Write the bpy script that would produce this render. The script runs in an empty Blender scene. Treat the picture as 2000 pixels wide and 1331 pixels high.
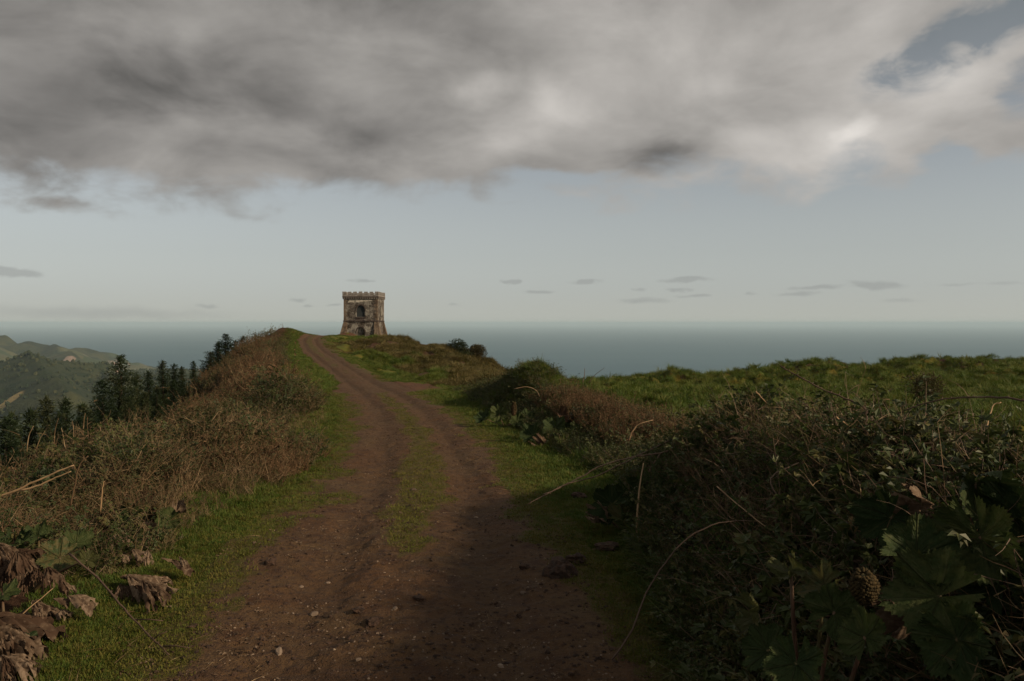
import bpy, bmesh, math, random
import numpy as np
from mathutils import Vector, Matrix, Euler, noise as mnoise

random.seed(11)
rng = np.random.default_rng(11)
SC = bpy.context.scene
COL = SC.collection

# ------------------------------------------------------------------ camera
CAM_Z = 2.3
cam = bpy.data.cameras.new('camera')
cam.sensor_width = 36.0
cam.lens = 28.0
cam.shift_y = -(665.5 - 631.0) / 2000.0
cam.clip_start = 0.05
cam.clip_end = 300000.0
cam_o = bpy.data.objects.new('camera', cam)
COL.objects.link(cam_o)
cam_o.location = (0, 0, CAM_Z)
cam_o.rotation_euler = (math.radians(90), 0, 0)
SC.camera = cam_o
FPX = 1555.6

# ------------------------------------------------------------------ light
SUN_EL = math.radians(25.0)
SUN_AZ = math.radians(116.0)          # clockwise from +Y: from the right and a little behind the camera
SUN_STRENGTH = 4.6
EXPOSURE = 0.0
SKY_STRENGTH = 0.1
sun_dir = Vector((math.cos(SUN_EL) * math.sin(SUN_AZ), math.cos(SUN_EL) * math.cos(SUN_AZ), math.sin(SUN_EL)))
sun = bpy.data.lights.new('sun', 'SUN')
sun.energy = SUN_STRENGTH
sun.angle = math.radians(2.5)
sun.color = (1.0, 0.79, 0.55)
sun_o = bpy.data.objects.new('sun', sun)
COL.objects.link(sun_o)
sun_o.rotation_euler = sun_dir.to_track_quat('Z', 'Y').to_euler()

SC.view_settings.view_transform = 'Standard'
SC.view_settings.look = 'None'
SC.view_settings.exposure = EXPOSURE
SC.view_settings.gamma = 1.0
SC.view_settings.use_curve_mapping = False
SC.cycles.volume_bounces = 1
SC.cycles.max_bounces = 6
SC.cycles.transparent_max_bounces = 8


class NT:
    """small helper to wire shader nodes"""
    def __init__(self, tree):
        self.t = tree
        tree.nodes.clear()

    def n(self, kind, ins=None, **props):
        nd = self.t.nodes.new(kind)
        for k, v in props.items():
            setattr(nd, k, v)
        if ins:
            for k, v in ins.items():
                s = nd.inputs[k]
                if isinstance(v, bpy.types.NodeSocket):
                    self.t.links.new(v, s)
                else:
                    s.default_value = tuple(v) + (1.0,) if (s.type == 'RGBA' and len(v) == 3) else v
        return nd

    def math(self, op, a, b=0.0, c=0.0, clamp=False):
        nd = self.n('ShaderNodeMath', {0: a, 1: b, 2: c}, operation=op)
        nd.use_clamp = clamp
        return nd.outputs[0]

    def vmath(self, op, a, b=(0, 0, 0)):
        return self.n('ShaderNodeVectorMath', {0: a, 1: b}, operation=op).outputs[0]

    def smooth(self, v, lo, hi, a=0.0, b=1.0):
        nd = self.n('ShaderNodeMapRange', interpolation_type='SMOOTHSTEP')
        for i, x in enumerate((v, lo, hi, a, b)):
            if isinstance(x, bpy.types.NodeSocket):
                self.t.links.new(x, nd.inputs[i])
            else:
                nd.inputs[i].default_value = x
        return nd.outputs[0]

    def mix(self, f, a, b, blend='MIX'):
        nd = self.n('ShaderNodeMix', data_type='RGBA', blend_type=blend)
        for i, x in ((0, f), (6, a), (7, b)):
            if isinstance(x, bpy.types.NodeSocket):
                self.t.links.new(x, nd.inputs[i])
            else:
                nd.inputs[i].default_value = (tuple(x) + (1.0,)) if (i > 0 and len(x) == 3) else x
        return nd.outputs[2]

    def noise(self, vec, scale, detail=4.0, rough=0.5, dist=0.0, out=0):
        return self.n('ShaderNodeTexNoise', {'Vector': vec, 'Scale': scale, 'Detail': detail, 'Roughness': rough, 'Distortion': dist}).outputs[out]

    def link(self, a, b):
        self.t.links.new(a, b)


# ------------------------------------------------------------------ world: Nishita sky under a broken cloud deck
world = bpy.data.worlds.new('World')
SC.world = world
world.use_nodes = True
W = NT(world.node_tree)


def build_world():
    d = W.n('ShaderNodeTexCoord').outputs['Generated']
    sky = W.n('ShaderNodeTexSky', sky_type='NISHITA', sun_disc=False, sun_elevation=SUN_EL, sun_rotation=SUN_AZ,
              altitude=350.0, air_density=1.0, dust_density=2.0, ozone_density=1.0).outputs[0]
    sky = W.n('ShaderNodeHueSaturation', {'Saturation': SKY_SAT, 'Value': SKY_VAL, 'Color': sky}).outputs[0]
    xyz = W.n('ShaderNodeSeparateXYZ', {0: d}).outputs
    hyp = W.math('SQRT', W.math('ADD', W.math('MULTIPLY', xyz[0], xyz[0]), W.math('MULTIPLY', xyz[1], xyz[1])))
    hyp = W.math('MAXIMUM', hyp, 0.001)
    e = W.math('DIVIDE', xyz[2], hyp)
    u = W.math('ARCTAN2', xyz[0], xyz[1])
    # sky lightens and turns pale grey-green towards the horizon on this hazy evening
    hz = W.smooth(e, 0.0, 0.30, 1.0, 0.0)
    sky = W.mix(W.math('MULTIPLY', hz, 0.62), sky, SKY_PALE)
    low = W.smooth(e, -0.01, 0.05, 1.0, 0.0)
    sky = W.mix(W.math('MULTIPLY', low, 0.5), sky, SKY_LOW)
    sky = W.mix(W.smooth(e, .18, .36, 0.0, .75), sky, (.150, .182, .200))
    dn = W.vmath('MULTIPLY', d, (1.0, 1.0, 1.9))
    P0 = W.n('ShaderNodeCombineXYZ', {0: u, 1: e}).outputs[0]
    wn = W.noise(dn, 5.0, 5.0, 0.55, 0.0, 1)
    warp = W.vmath('MULTIPLY', W.vmath('SUBTRACT', wn, (0.5, 0.5, 0.5)), (0.16, 0.085, 0.0))
    P = W.vmath('ADD', P0, warp)
    wn2 = W.noise(dn, 26.0, 4.0, 0.6, 0.0, 1)
    P2 = W.vmath('ADD', P0, W.vmath('MULTIPLY', W.vmath('SUBTRACT', wn2, (0.5, 0.5, 0.5)), (0.07, 0.014, 0.0)))

    def blobs(lst, PP, base):
        acc = base
        for (px, py, sx, sy, rot, amp) in lst:
            uu = math.atan((px - 1000) / FPX)
            ee = (631 - py) / FPX * math.cos(uu)
            m = W.n('ShaderNodeMapping', {'Vector': PP, 'Location': (uu, ee, 0), 'Rotation': (0, 0, math.radians(rot)),
                                          'Scale': (sx / FPX, sy / FPX, 1.0)}, vector_type='TEXTURE').outputs[0]
            g = W.n('ShaderNodeTexGradient', {'Vector': m}, gradient_type='SPHERICAL').outputs['Fac']
            s = W.smooth(g, 0.0, 1.0)
            acc = W.math('MULTIPLY_ADD', s, amp, acc)
        return acc

    sunv = tuple(sun_dir * .05 + Vector((0, 0, .055)))
    def puff(v, sc, off):
        return W.noise(W.vmath('ADD', v, off), sc, 7.0, .54, .35)
    n1 = puff(dn, 6.0, (0, 0, 0))
    n1s = puff(W.vmath('ADD', dn, sunv), 6.0, (0, 0, 0))
    relief = W.math('SUBTRACT', n1, n1s)
    n2 = W.noise(W.vmath('ADD', dn, (3.1, 1.7, 0.4)), 4.2, 5.0, 0.45)
    n3 = W.noise(W.vmath('ADD', dn, (7.1, 2.7, 3.4)), 12.0, 6.0, 0.55, 0.4)
    # lower edge of the deck, holes in it
    Ps = W.n('ShaderNodeSeparateXYZ', {0: P}).outputs
    edge = W.math('SUBTRACT', W.math('ADD', Ps[1], W.math('MULTIPLY', W.math('ADD', W.math('SUBTRACT', n1, 0.5), W.math('MULTIPLY', W.math('SUBTRACT', n3, 0.5), 0.8)), 0.115)), W.smooth(u, -0.7, 0.3, 0.135, 0.158))
    edge = blobs([(585, 345, 70, 50, 0, 0.022),
                  (1120, 350, 150, 40, 0, -0.05), (1660, 215, 60, 18, 20, -0.03), (120, 415, 170, 22, -3, 0.035),
                  (1000, 330, 70, 40, 0, -0.03), (1840, 300, 70, 40, 20, -0.06)], P, edge)
    n4 = W.noise(W.vmath('ADD', dn, (1.3, 5.2, 2.2)), 17.0, 6.0, 0.6, 0.8)
    gap = blobs([(1920, 60, 270, 75, 28, 0.30), (1780, 125, 130, 40, 32, 0.12), (2010, 150, 110, 55, 45, 0.22)], P, 0.0)
    dens = W.smooth(edge, -0.012, 0.036)
    thin = W.smooth(W.math('MULTIPLY', gap, W.smooth(n4, .25, .72, .45, 1.25)), .03, .24, 0.0, .86)
    dens = W.math('MULTIPLY', dens, W.math('SUBTRACT', 1.0, thin))
    # brightness of the deck: lighter where it thins and towards the low sun on the right
    b = W.math('ADD', 0.245, W.math('MULTIPLY', W.smooth(u, -0.75, 0.75), 0.17))
    b = W.math('MULTIPLY_ADD', W.math('SUBTRACT', n2, 0.5), 0.30, b)
    b = W.math('ADD', b, W.smooth(n1, .30, .66, .085, -.075))
    b = W.math('MULTIPLY_ADD', relief, 0.46, b)
    b = W.math('MULTIPLY_ADD', W.math('SUBTRACT', n3, 0.5), 0.05, b)
    b = blobs([(1650, 262, 60, 32, 50, 0.16), (1630, 285, 190, 60, 5, 0.12), (1510, 258, 110, 40, 0, 0.10), (1100, 230, 210, 80, 20, 0.13), (960, 290, 240, 50, 10, 0.07),
               (930, 190, 120, 45, 15, 0.13), (1065, 190, 60, 60, 60, 0.09), (1560, 60, 300, 130, 0, 0.10), (1880, 170, 170, 80, 30, 0.13),
               (420, 260, 260, 60, 0, 0.06), (1400, 170, 160, 60, 0, 0.08), (350, 165, 460, 85, 5, -0.10), (200, 340, 300, 60, 0, 0.02),
               (60, 80, 260, 160, 0, -0.05), (1310, 300, 170, 48, 0, -0.17), (700, 265, 220, 55, -10, -0.07),
               (1040, 110, 170, 110, 0, -0.12), (1700, 320, 220, 40, 0, 0.08), (620, 60, 260, 80, 0, 0.03),
               (760, 350, 150, 40, 0, 0.06), (330, 330, 260, 50, 0, 0.03), (1950, 290, 120, 60, 0, 0.02)], P, b)
    b = W.math('MAXIMUM', b, 0.10)
    cl = W.n('ShaderNodeMix', data_type='RGBA', blend_type='MULTIPLY')
    cl.inputs[0].default_value = 1.0
    W.link(b, cl.inputs[6])
    cl.inputs[7].default_value = CLOUD_TINT + (1.0,)
    cloud = cl.outputs[2]
    # small flat clouds low over the sea
    sm = blobs([(1143, 550, 55, 9, 0, 1.3), (1350, 546, 70, 9, 0, 1.2), (1585, 563, 85, 8, 3, 1.0), (1715, 555, 70, 14, -6, 1.0),
                (998, 552, 24, 8, 0, 1.1), (1057, 572, 40, 6, 0, 0.9), (712, 547, 30, 6, 0, 0.9), (15, 530, 60, 14, -6, 1.3),
                (1260, 567, 28, 8, 0, 0.7), (1330, 566, 28, 8, 0, 0.8), (1360, 579, 50, 6, 0, 0.8), (1465, 574, 25, 7, 0, 0.7),
                (1255, 588, 90, 10, 0, 0.7), (1555, 577, 60, 8, 0, 0.8), (1850, 555, 45, 6, 0, 0.5), (1950, 553, 70, 6, 0, 0.5),
                (570, 586, 26, 7, 0, 0.8), (600, 596, 20, 6, 0, 0.7), (890, 597, 40, 5, 0, 0.6), (642, 597, 30, 5, 0, 0.8),
                (400, 597, 40, 7, 0, 0.7), (100, 610, 330, 26, 0, 0.42), (330, 614, 330, 20, 0, 0.32), (1760, 588, 60, 8, 0, 0.5)], P2, 0.0)
    sm = W.smooth(sm, 0.05, 0.85, 0.0, 0.55)
    col = W.mix(sm, sky, SMALL_CLOUD)
    col = W.mix(W.math('MULTIPLY', dens, 0.97), col, cloud)
    # below the horizon: the dull colour of the sea far off
    col = W.mix(W.smooth(e, -0.03, -0.005, 1.0, 0.0), col, (0.20, 0.24, 0.25))
    scale = W.vmath('SCALE', col)
    nd = scale.node
    nd.inputs['Scale'].default_value = 1.0 / SKY_STRENGTH
    bg = W.n('ShaderNodeBackground', {'Color': scale, 'Strength': SKY_STRENGTH})
    out = W.n('ShaderNodeOutputWorld')
    W.link(bg.outputs[0], out.inputs['Surface'])


SKY_SAT, SKY_VAL = 0.42, 0.085        # Nishita radiance is scaled here; Background strength undoes the 1/strength above
SKY_PALE = (0.53, 0.56, 0.535)
SKY_LOW = (0.54, 0.54, 0.46)
SMALL_CLOUD = (0.30, 0.31, 0.30)
CLOUD_TINT = (1.04, 0.985, 0.92)
build_world()
world.cycles.sampling_method = 'MANUAL'
world.cycles.sample_map_resolution = 1024


# ------------------------------------------------------------------ numpy helpers
def _h(ix, iy, s):
    n = (ix.astype(np.int64) * 374761393 + iy.astype(np.int64) * 668265263 + s * 974634777) & 0x7fffffff
    n = (n ^ (n >> 13)) * 1274126177 & 0x7fffffff
    n = (n ^ (n >> 16)) & 0xffffff
    return n / float(0xffffff)


def vnoise(x, y, s=0):
    x = np.asarray(x, float); y = np.asarray(y, float)
    ix = np.floor(x); iy = np.floor(y)
    fx = x - ix; fy = y - iy
    fx = fx * fx * fx * (fx * (fx * 6 - 15) + 10); fy = fy * fy * fy * (fy * (fy * 6 - 15) + 10)
    a = _h(ix, iy, s); b = _h(ix + 1, iy, s); c = _h(ix, iy + 1, s); d = _h(ix + 1, iy + 1, s)
    return (a + (b - a) * fx) * (1 - fy) + (c + (d - c) * fx) * fy


def fbm(x, y, s=0, o=4, g=0.5):
    x = np.asarray(x, float); y = np.asarray(y, float)
    r = 0.0; a = 1.0; t = 0.0; f = 1.0
    for i in range(o):
        r = r + a * vnoise(x * f + 17.3 * i, y * f - 9.1 * i, s + i)
        t += a; a *= g; f *= 2.03
    return r / t                       # 0..1, mean about 0.5


def sstep(lo, hi, v):
    t = np.clip((v - lo) / (hi - lo), 0, 1)
    return t * t * (3 - 2 * t)


def tag(o, label=None, cat=None, group=None, kind=None):
    if label: o['label'] = label
    if cat: o['category'] = cat
    if group: o['group'] = group
    if kind: o['kind'] = kind
    return o


def mesh_np(name, V, F, mat=None, smooth=True, attrs=None):
    """mesh from numpy arrays; F is an (n,3) or (n,4) int array, or a list of them"""
    me = bpy.data.meshes.new(name)
    if not isinstance(F, list):
        F = [F]
    F = [np.asarray(f, np.int32) for f in F if len(f)]
    nl = sum(f.size for f in F); nf = sum(len(f) for f in F)
    me.vertices.add(len(V)); me.loops.add(nl); me.polygons.add(nf)
    me.vertices.foreach_set('co', np.asarray(V, np.float32).ravel())
    me.loops.foreach_set('vertex_index', np.concatenate([f.ravel() for f in F]))
    tot = np.concatenate([np.full(len(f), f.shape[1], np.int32) for f in F])
    st = np.concatenate([[0], np.cumsum(tot)[:-1]]).astype(np.int32)
    me.polygons.foreach_set('loop_start', st)
    me.polygons.foreach_set('loop_total', tot)
    me.update(calc_edges=True)
    if smooth:
        me.polygons.foreach_set('use_smooth', np.ones(nf, bool))
    for k, v in (attrs or {}).items():
        a = me.attributes.new(k, 'FLOAT', 'POINT')
        a.data.foreach_set('value', np.asarray(v, np.float32).ravel())
    if mat: me.materials.append(mat)
    me.validate()
    return me


def put(name, me, parent=None, loc=None):
    o = bpy.data.objects.new(name, me)
    COL.objects.link(o)
    if loc is not None: o.location = loc
    if parent: o.parent = parent
    return o


def empty(name, loc, rz=0.0):
    o = bpy.data.objects.new(name, None)
    COL.objects.link(o)
    o.location = loc; o.rotation_euler = (0, 0, rz)
    o.empty_display_size = 0.2
    return o


class MB:
    """collects vertices and faces for one mesh"""
    def __init__(self): self.v = []; self.f = []

    def add(self, V, F):
        b = len(self.v)
        self.v += [tuple(p) for p in V]; self.f += [tuple(i + b for i in f) for f in F]

    def box(self, x0, x1, y0, y1, z0, z1, jit=0.0, M=None):
        V = [(x, y, z) for z in (z0, z1) for (x, y) in ((x0, y0), (x1, y0), (x1, y1), (x0, y1))]
        if jit: V = [tuple(c + random.uniform(-jit, jit) for c in p) for p in V]
        if M: V = [tuple(M @ Vector(p)) for p in V]
        self.add(V, [(0, 3, 2, 1), (4, 5, 6, 7), (0, 1, 5, 4), (1, 2, 6, 5), (2, 3, 7, 6), (3, 0, 4, 7)])

    def tube(self, pts, rads, n=6, cap=True):
        pts = [Vector(p) for p in pts]
        if not hasattr(rads, '__len__'): rads = [rads] * len(pts)
        b = len(self.v)
        up = Vector((0, 0, 1)); prev = None
        for i, p in enumerate(pts):
            t = (pts[min(i + 1, len(pts) - 1)] - pts[max(i - 1, 0)]).normalized()
            if prev is None:
                a = t.cross(up)
                if a.length < 1e-3: a = t.cross(Vector((1, 0, 0)))
            else:
                a = prev - t * prev.dot(t)
            a.normalize(); prev = a
            c = t.cross(a)
            for k in range(n):
                w = 2 * math.pi * k / n
                self.v.append(tuple(p + (a * math.cos(w) + c * math.sin(w)) * rads[i]))
        for i in range(len(pts) - 1):
            for k in range(n):
                k2 = (k + 1) % n
                self.f.append((b + i * n + k, b + i * n + k2, b + (i + 1) * n + k2, b + (i + 1) * n + k))
        if cap:
            self.f.append(tuple(b + k for k in reversed(range(n))))
            e = b + (len(pts) - 1) * n
            self.f.append(tuple(e + k for k in range(n)))

    def mesh(self, name, mat=None, smooth=False):
        me = bpy.data.meshes.new(name)
        me.from_pydata(self.v, [], self.f)
        if smooth: me.polygons.foreach_set('use_smooth', np.ones(len(me.polygons), bool))
        if mat: me.materials.append(mat)
        me.update()
        return me

    def build(self, name, mat=None, parent=None, smooth=False, loc=None):
        return put(name, self.mesh(name, mat, smooth), parent, loc)


def new_mat(name):
    m = bpy.data.materials.new(name)
    m.use_nodes = True
    return m, NT(m.node_tree)


def finish(N, color, rough=0.85, normal=None, spec=0.3, translucent=0.0):
    ins = {'Base Color': color, 'Roughness': rough, 'Specular IOR Level': spec}
    if normal is not None: ins['Normal'] = normal
    p = N.n('ShaderNodeBsdfPrincipled', ins)
    o = N.n('ShaderNodeOutputMaterial')
    if translucent > 0:
        tr = N.n('ShaderNodeBsdfTranslucent', {'Color': color})
        mx = N.n('ShaderNodeMixShader', {0: translucent, 1: p.outputs[0], 2: tr.outputs[0]})
        N.link(mx.outputs[0], o.inputs['Surface'])
    else:
        N.link(p.outputs[0], o.inputs['Surface'])


def bump(N, h, strength=0.5, dist=0.05):
    return N.n('ShaderNodeBump', {'Height': h, 'Strength': strength, 'Distance': dist}).outputs[0]


def foliage_mat(name, a, b, c=None, scale=0.6, trans=0.25, rough=0.65, spec=0.25, fine=9.0, vein=None):
    """plant colour that drifts between a and b over the ground, with single blades of c"""
    m, N = new_mat(name)
    pos = N.n('ShaderNodeNewGeometry').outputs['Position']
    rnd = N.n('ShaderNodeObjectInfo').outputs['Random']
    n = N.noise(pos, scale, 3.0, 0.6)
    col = N.mix(N.smooth(N.math('ADD', n, N.math('MULTIPLY', N.math('SUBTRACT', rnd, 0.5), 0.35)), 0.32, 0.68), a, b)
    if c is not None:
        n2 = N.noise(pos, fine, 2.0, 0.5)
        col = N.mix(N.smooth(N.math('ADD', n2, N.math('MULTIPLY', N.math('SUBTRACT', rnd, 0.5), 0.3)), 0.52, 0.72), col, c)
    nrm = None
    if vein is not None:
        va = N.n('ShaderNodeAttribute', attribute_name='vein').outputs['Fac']
        col = N.mix(N.math('MULTIPLY', va, .55, clamp=True), col, vein)
        nrm = bump(N, N.math('ADD', va, N.math('MULTIPLY', N.noise(pos, 60.0, 3.0), .8)), .9, .012)
    finish(N, col, rough, nrm, spec, trans)
    return m


# ------------------------------------------------------------------ shape of the land
_ty = np.array([-12, 0, 5.1, 6.3, 7.6, 9.9, 12.4, 15.2, 18.8, 25.3, 33, 41, 50, 58, 67, 77, 86, 94, 102, 112, 130.])
_tx = np.array([-.2, -.5, -.72, -.89, -1.03, -1.21, -1.42, -1.74, -2.27, -3.58, -5.47, -7.6, -9.96, -12.6, -15.7, -19.0, -21.8, -24.0, -25.0, -24.6, -24.0])
_tz = np.array([0, 0, 0, 0, -.02, -.06, -.24, -.31, -.36, -.45, -.66, -.95, -1.15, -1.0, -.68, -.45, -.1, .45, .72, .45, -.4])


def _smooth_tab(xs, ys):
    g = np.linspace(xs[0], xs[-1], 1421)
    v = np.interp(g, xs, ys)
    k = np.hanning(61); k /= k.sum()
    p = np.pad(v, 30, mode='edge')
    return g, np.convolve(p, k, mode='valid')


_gx, _vx = _smooth_tab(_ty, _tx)
_gz, _vz = _smooth_tab(_ty, _tz)
def track_x(y): return np.interp(y, _gx, _vx)
def track_z(y): return np.interp(y, _gz, _vz)


HW = 1.3                                   # half width of the bare track
# joining track that leaves to the right, behind the bank
_side = np.array([(-6.5, 37.5), (-3.2, 36.8), (0.0, 37.6), (5.0, 40.0), (12.0, 44.0)])


def side_dist(x, y):
    d = np.full(np.shape(x), 1e9)
    for (ax, ay), (bx, by) in zip(_side[:-1], _side[1:]):
        vx, vy = bx - ax, by - ay
        t = np.clip(((x - ax) * vx + (y - ay) * vy) / (vx * vx + vy * vy), 0, 1)
        d = np.minimum(d, np.hypot(x - ax - t * vx, y - ay - t * vy))
    return d


_ctl = np.array([
    # field on the right
    (6, -10, .2), (25, -10, .5), (60, -10, .8), (6, 5, .1), (15, 5, .1), (30, 5, .2), (60, 10, .2), (6, 15, -.4), (15, 15, -.4), (40, 20, -.1), (6, 25, -.7),
    (15, 30, -.9), (30, 30, -.6), (55, 40, -.4), (8, 45, -1.7), (20, 45, -1.25), (38, 50, -1.0), (7.7, 60, -2.35), (12, 60, -2.1), (15.4, 60, -1.9), (19.3, 60, -1.4),
    (25, 60, -1.3), (31, 60, -1.15), (38.6, 60, -.95), (60, 62, -.6), (8, 80, -6), (20, 80, -4.2), (40, 80, -4), (60, 85, -3.5), (90, 70, -.5), (10, 120, -16), (40, 120, -14), (90, 120, -12),
    # hill under the tower
    (-19.5, 120.5, -.8), (-23, 121, .0), (-26, 120, .55), (-25, 127, .0), (-20, 128, -.7), (-15, 112, -.95), (-11, 110, -1.15), (-5, 104, -2.5), (-3, 100, -3.1), (0, 95, -4.2), (4, 90, -6.0),
    (-9, 70, -1.8), (-12, 60, -1.45), (-14, 80, -1.1), (-6, 80, -2.4), (-8.5, 90, -1.9), (-17, 95, -.3), (-17, 104, -.15), (-21, 108, .35), (-1, 70, -3.2), (-4, 50, -1.5), (-2, 43, -1.05), (3, 46, -1.6), (1, 58, -2.7),
    (0, 112, -9), (-10, 128, -5), (-20, 142, -4), (-35, 140, -6), (-30, 155, -9), (0, 150, -22), (60, 160, -25), (-60, 160, -30),
    (-4, 33, -.66), (-3, 25, -.45), (0, 18, -.38), (1, 12, -.2), (1, 5, 0), (1, -8, 0),
])


def _tps(r2):
    return np.where(r2 > 1e-9, 0.5 * r2 * np.log(np.maximum(r2, 1e-9)), 0)


def _fit(ctl):
    extra = np.array([(track_x(y), y, track_z(y)) for y in (-8, 0, 10, 20, 30, 40, 50, 60, 70, 80, 90, 100)])
    c = np.vstack([ctl, extra])
    n = len(c)
    K = _tps((c[:, None, 0] - c[None, :, 0]) ** 2 + (c[:, None, 1] - c[None, :, 1]) ** 2) + np.eye(n) * 0.05
    Pm = np.hstack([np.ones((n, 1)), c[:, :2]])
    A = np.zeros((n + 3, n + 3)); A[:n, :n] = K; A[:n, n:] = Pm; A[n:, :n] = Pm.T
    return c, np.linalg.solve(A, np.concatenate([c[:, 2], np.zeros(3)]))


_cc, _cw = _fit(_ctl)


def macro(x, y):
    sh = np.shape(x); x = np.ravel(np.asarray(x, float)); y = np.ravel(np.asarray(y, float))
    out = np.zeros(x.size)
    n = len(_cc)
    for s in range(0, x.size, 60000):
        xs = x[s:s + 60000]; ys = y[s:s + 60000]
        r2 = (xs[:, None] - _cc[None, :, 0]) ** 2 + (ys[:, None] - _cc[None, :, 1]) ** 2
        out[s:s + 60000] = _tps(r2) @ _cw[:n] + _cw[n] + _cw[n + 1] * xs + _cw[n + 2] * ys
    return out.reshape(sh)


# banks under the hedges on the right
def bank_far_base(y): return np.interp(y, [13, 14, 19, 25, 30, 36, 40], [1.65, 1.5, .5, -.55, -1.45, -2.5, -3.0])
def bank_far_h(y): return np.interp(y, [13, 15, 18, 20.5, 23.5, 25.6, 27.5, 29, 31.5, 34, 37], [0, .3, .55, .62, .75, 1.52, 1.4, .85, .65, .45, 0])
def bank_near_base(y): return np.interp(y, [-6, 3, 5, 7, 9.7, 12, 14], [1.0, 1.0, 1.06, 1.16, 1.27, 1.6, 2.3])
def bank_near_h(y): return np.interp(y, [-12, -4, 3, 9, 10.5, 12, 13.3], [0, .75, .85, .82, .5, .15, 0])


def bank_shape(t, wl, wr):
    """0 at the foot, 1 on the crest, falling off to the right again"""
    return np.where(t < wl, sstep(0, wl, t), 1 - sstep(wl, wl + wr, t))


def banks(x, y):
    b1 = bank_far_h(y) * bank_shape(x - bank_far_base(y), 1.5, 2.0)
    b2 = bank_near_h(y) * bank_shape(x - bank_near_base(y), 1.5, 2.6)
    return np.where(b1 > b2, b1, b2)


def left_edge(y):
    """x where the grass verge on the left ends and the brush begins"""
    wv = np.interp(y, [0, 5, 7.6, 9.9, 12.4, 15.2, 19, 25, 31, 36, 41, 46, 52, 58, 67, 80, 95, 110],
                   [.5, .55, 1.15, 1.15, .8, .6, .75, 1.1, 1.3, 1.7, 2.6, 3.4, 3.2, 2.2, 1.9, 1.3, 1.0, 1.0])
    return track_x(y) - HW - wv


def left_drop(d):
    s = np.maximum(0, -d - 3.6)
    q = np.where(s < 7, .07 * s * s, .07 * 49 + .92 * (s - 7))
    return np.where(s > 60, .07 * 49 + .92 * 53 + .35 * (s - 60), q)


def height(x, y, fine=True):
    x = np.asarray(x, float); y = np.asarray(y, float)
    d = x - track_x(y)
    zt = track_z(y)
    right = macro(x, y)
    left = zt - left_drop(d)
    w = sstep(-HW - 3.0, HW + .4, d)
    z = left * (1 - w) + right * w
    core = 1 - sstep(HW + .2, HW + 2.2, np.abs(d))
    core = core * (1 - sstep(108, 118, y))
    z = z * (1 - core) + zt * core
    sd = side_dist(x, y)
    z = z - .10 * (1 - sstep(.8, 1.7, sd)) * (1 - core)
    z = z + banks(x, y)
    # little rise on the left of the track at the crest
    z = z + 1.0 * np.exp(-(((x + 28.3) / 1.9) ** 2 + ((y - 99) / 4.0) ** 2))
    # hump in front of the tower's left foot
    z = z + .55 * np.exp(-(((x + 24.2) / 1.7) ** 2 + ((y - 118.5) / 2.0) ** 2))
    z = z - .30 * np.maximum(0, y - 128) ** 1.12
    if fine:
        off = np.abs(d)
        rough = sstep(HW - .1, HW + 1.0, off) * sstep(.6, 1.6, sd)
        verge = rough * (.10 * (fbm(x * 1.4, y * 1.4, 3, 3) - .5) + .05 * (fbm(x * 5, y * 5, 5, 3) - .5))
        hill = sstep(38, 48, y) * sstep(HW + .5, HW + 4, d) * sstep(1.2, 3.0, sd)
        lump = fbm(x * .35, y * .22, 21, 4)
        verge = verge + hill * (1.7 * (lump - .5) + .9 * (fbm(x * 1.1, y * .8, 31, 3) - .5))
        field = sstep(2.0, 4.0, x - bank_far_base(y)) * sstep(9, 14, y) * (1 - sstep(36, 44, y) * (x < 6)) * (1 - .0 * y)
        field = np.where(x > 4.0, np.maximum(field, sstep(4, 6, x) * sstep(6, 12, y)), field)
        tus = np.abs(fbm(x * .9, y * .7, 41, 3) - .5) * 2
        verge = verge + field * (1.15 * (.35 - tus) + .35 * (fbm(x * .25, y * .2, 51, 3) - .5))
        brush = sstep(.0, -2.0, x - left_edge(y))
        verge = verge + brush * (sstep(-9, -5, d) * .8 + .2) * (1.0 * (fbm(x * .42, y * .28, 61, 3) - .5))
        z = z + verge
    return z


def veg(x, y):
    """1 where turf covers the soil, 0 on the bare track"""
    x = np.asarray(x, float); y = np.asarray(y, float)
    d = x - track_x(y)
    n = fbm(x * 1.3, y * .8, 71, 4)
    n2 = fbm(x * 4.0, y * 2.6, 77, 3)
    e = np.abs(d) - HW + .80 * (n - .5) + .65 * (n2 - .5)
    # muddy right shoulder close by
    e = e - .25 * (d > 0) * (1 - sstep(5.5, 9.0, y)) - .28 * (d < 0) * (1 - sstep(5.5, 8, y))
    v = sstep(-.10, .16, e)
    bias = np.interp(y, [0, 6, 8, 10, 13, 20, 28, 34, 36, 42, 55, 65, 75, 88, 96, 105], [-.3, -.25, .0, .15, .22, .25, .23, .20, .0, -.05, .02, .05, .24, .3, .2, .1])
    strip = sstep(.50, .66, n * .75 + n2 * .25 + bias * np.exp(-((d - .05) / .42) ** 2) * 1.25 - .32 * (1 - np.exp(-((d - .05) / .5) ** 2)))
    v = np.maximum(v, .85 * strip)
    sd = side_dist(x, y) - .9 + .8 * (n - .5)
    v = np.minimum(v, sstep(-.15, .25, sd))
    # junction worn bare
    j = np.hypot((x + 6.2) / 2.6, (y - 39.5) / 5.5)
    v = np.minimum(v, sstep(.8, 1.25, j + .6 * (n - .5)))
    return v


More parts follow.
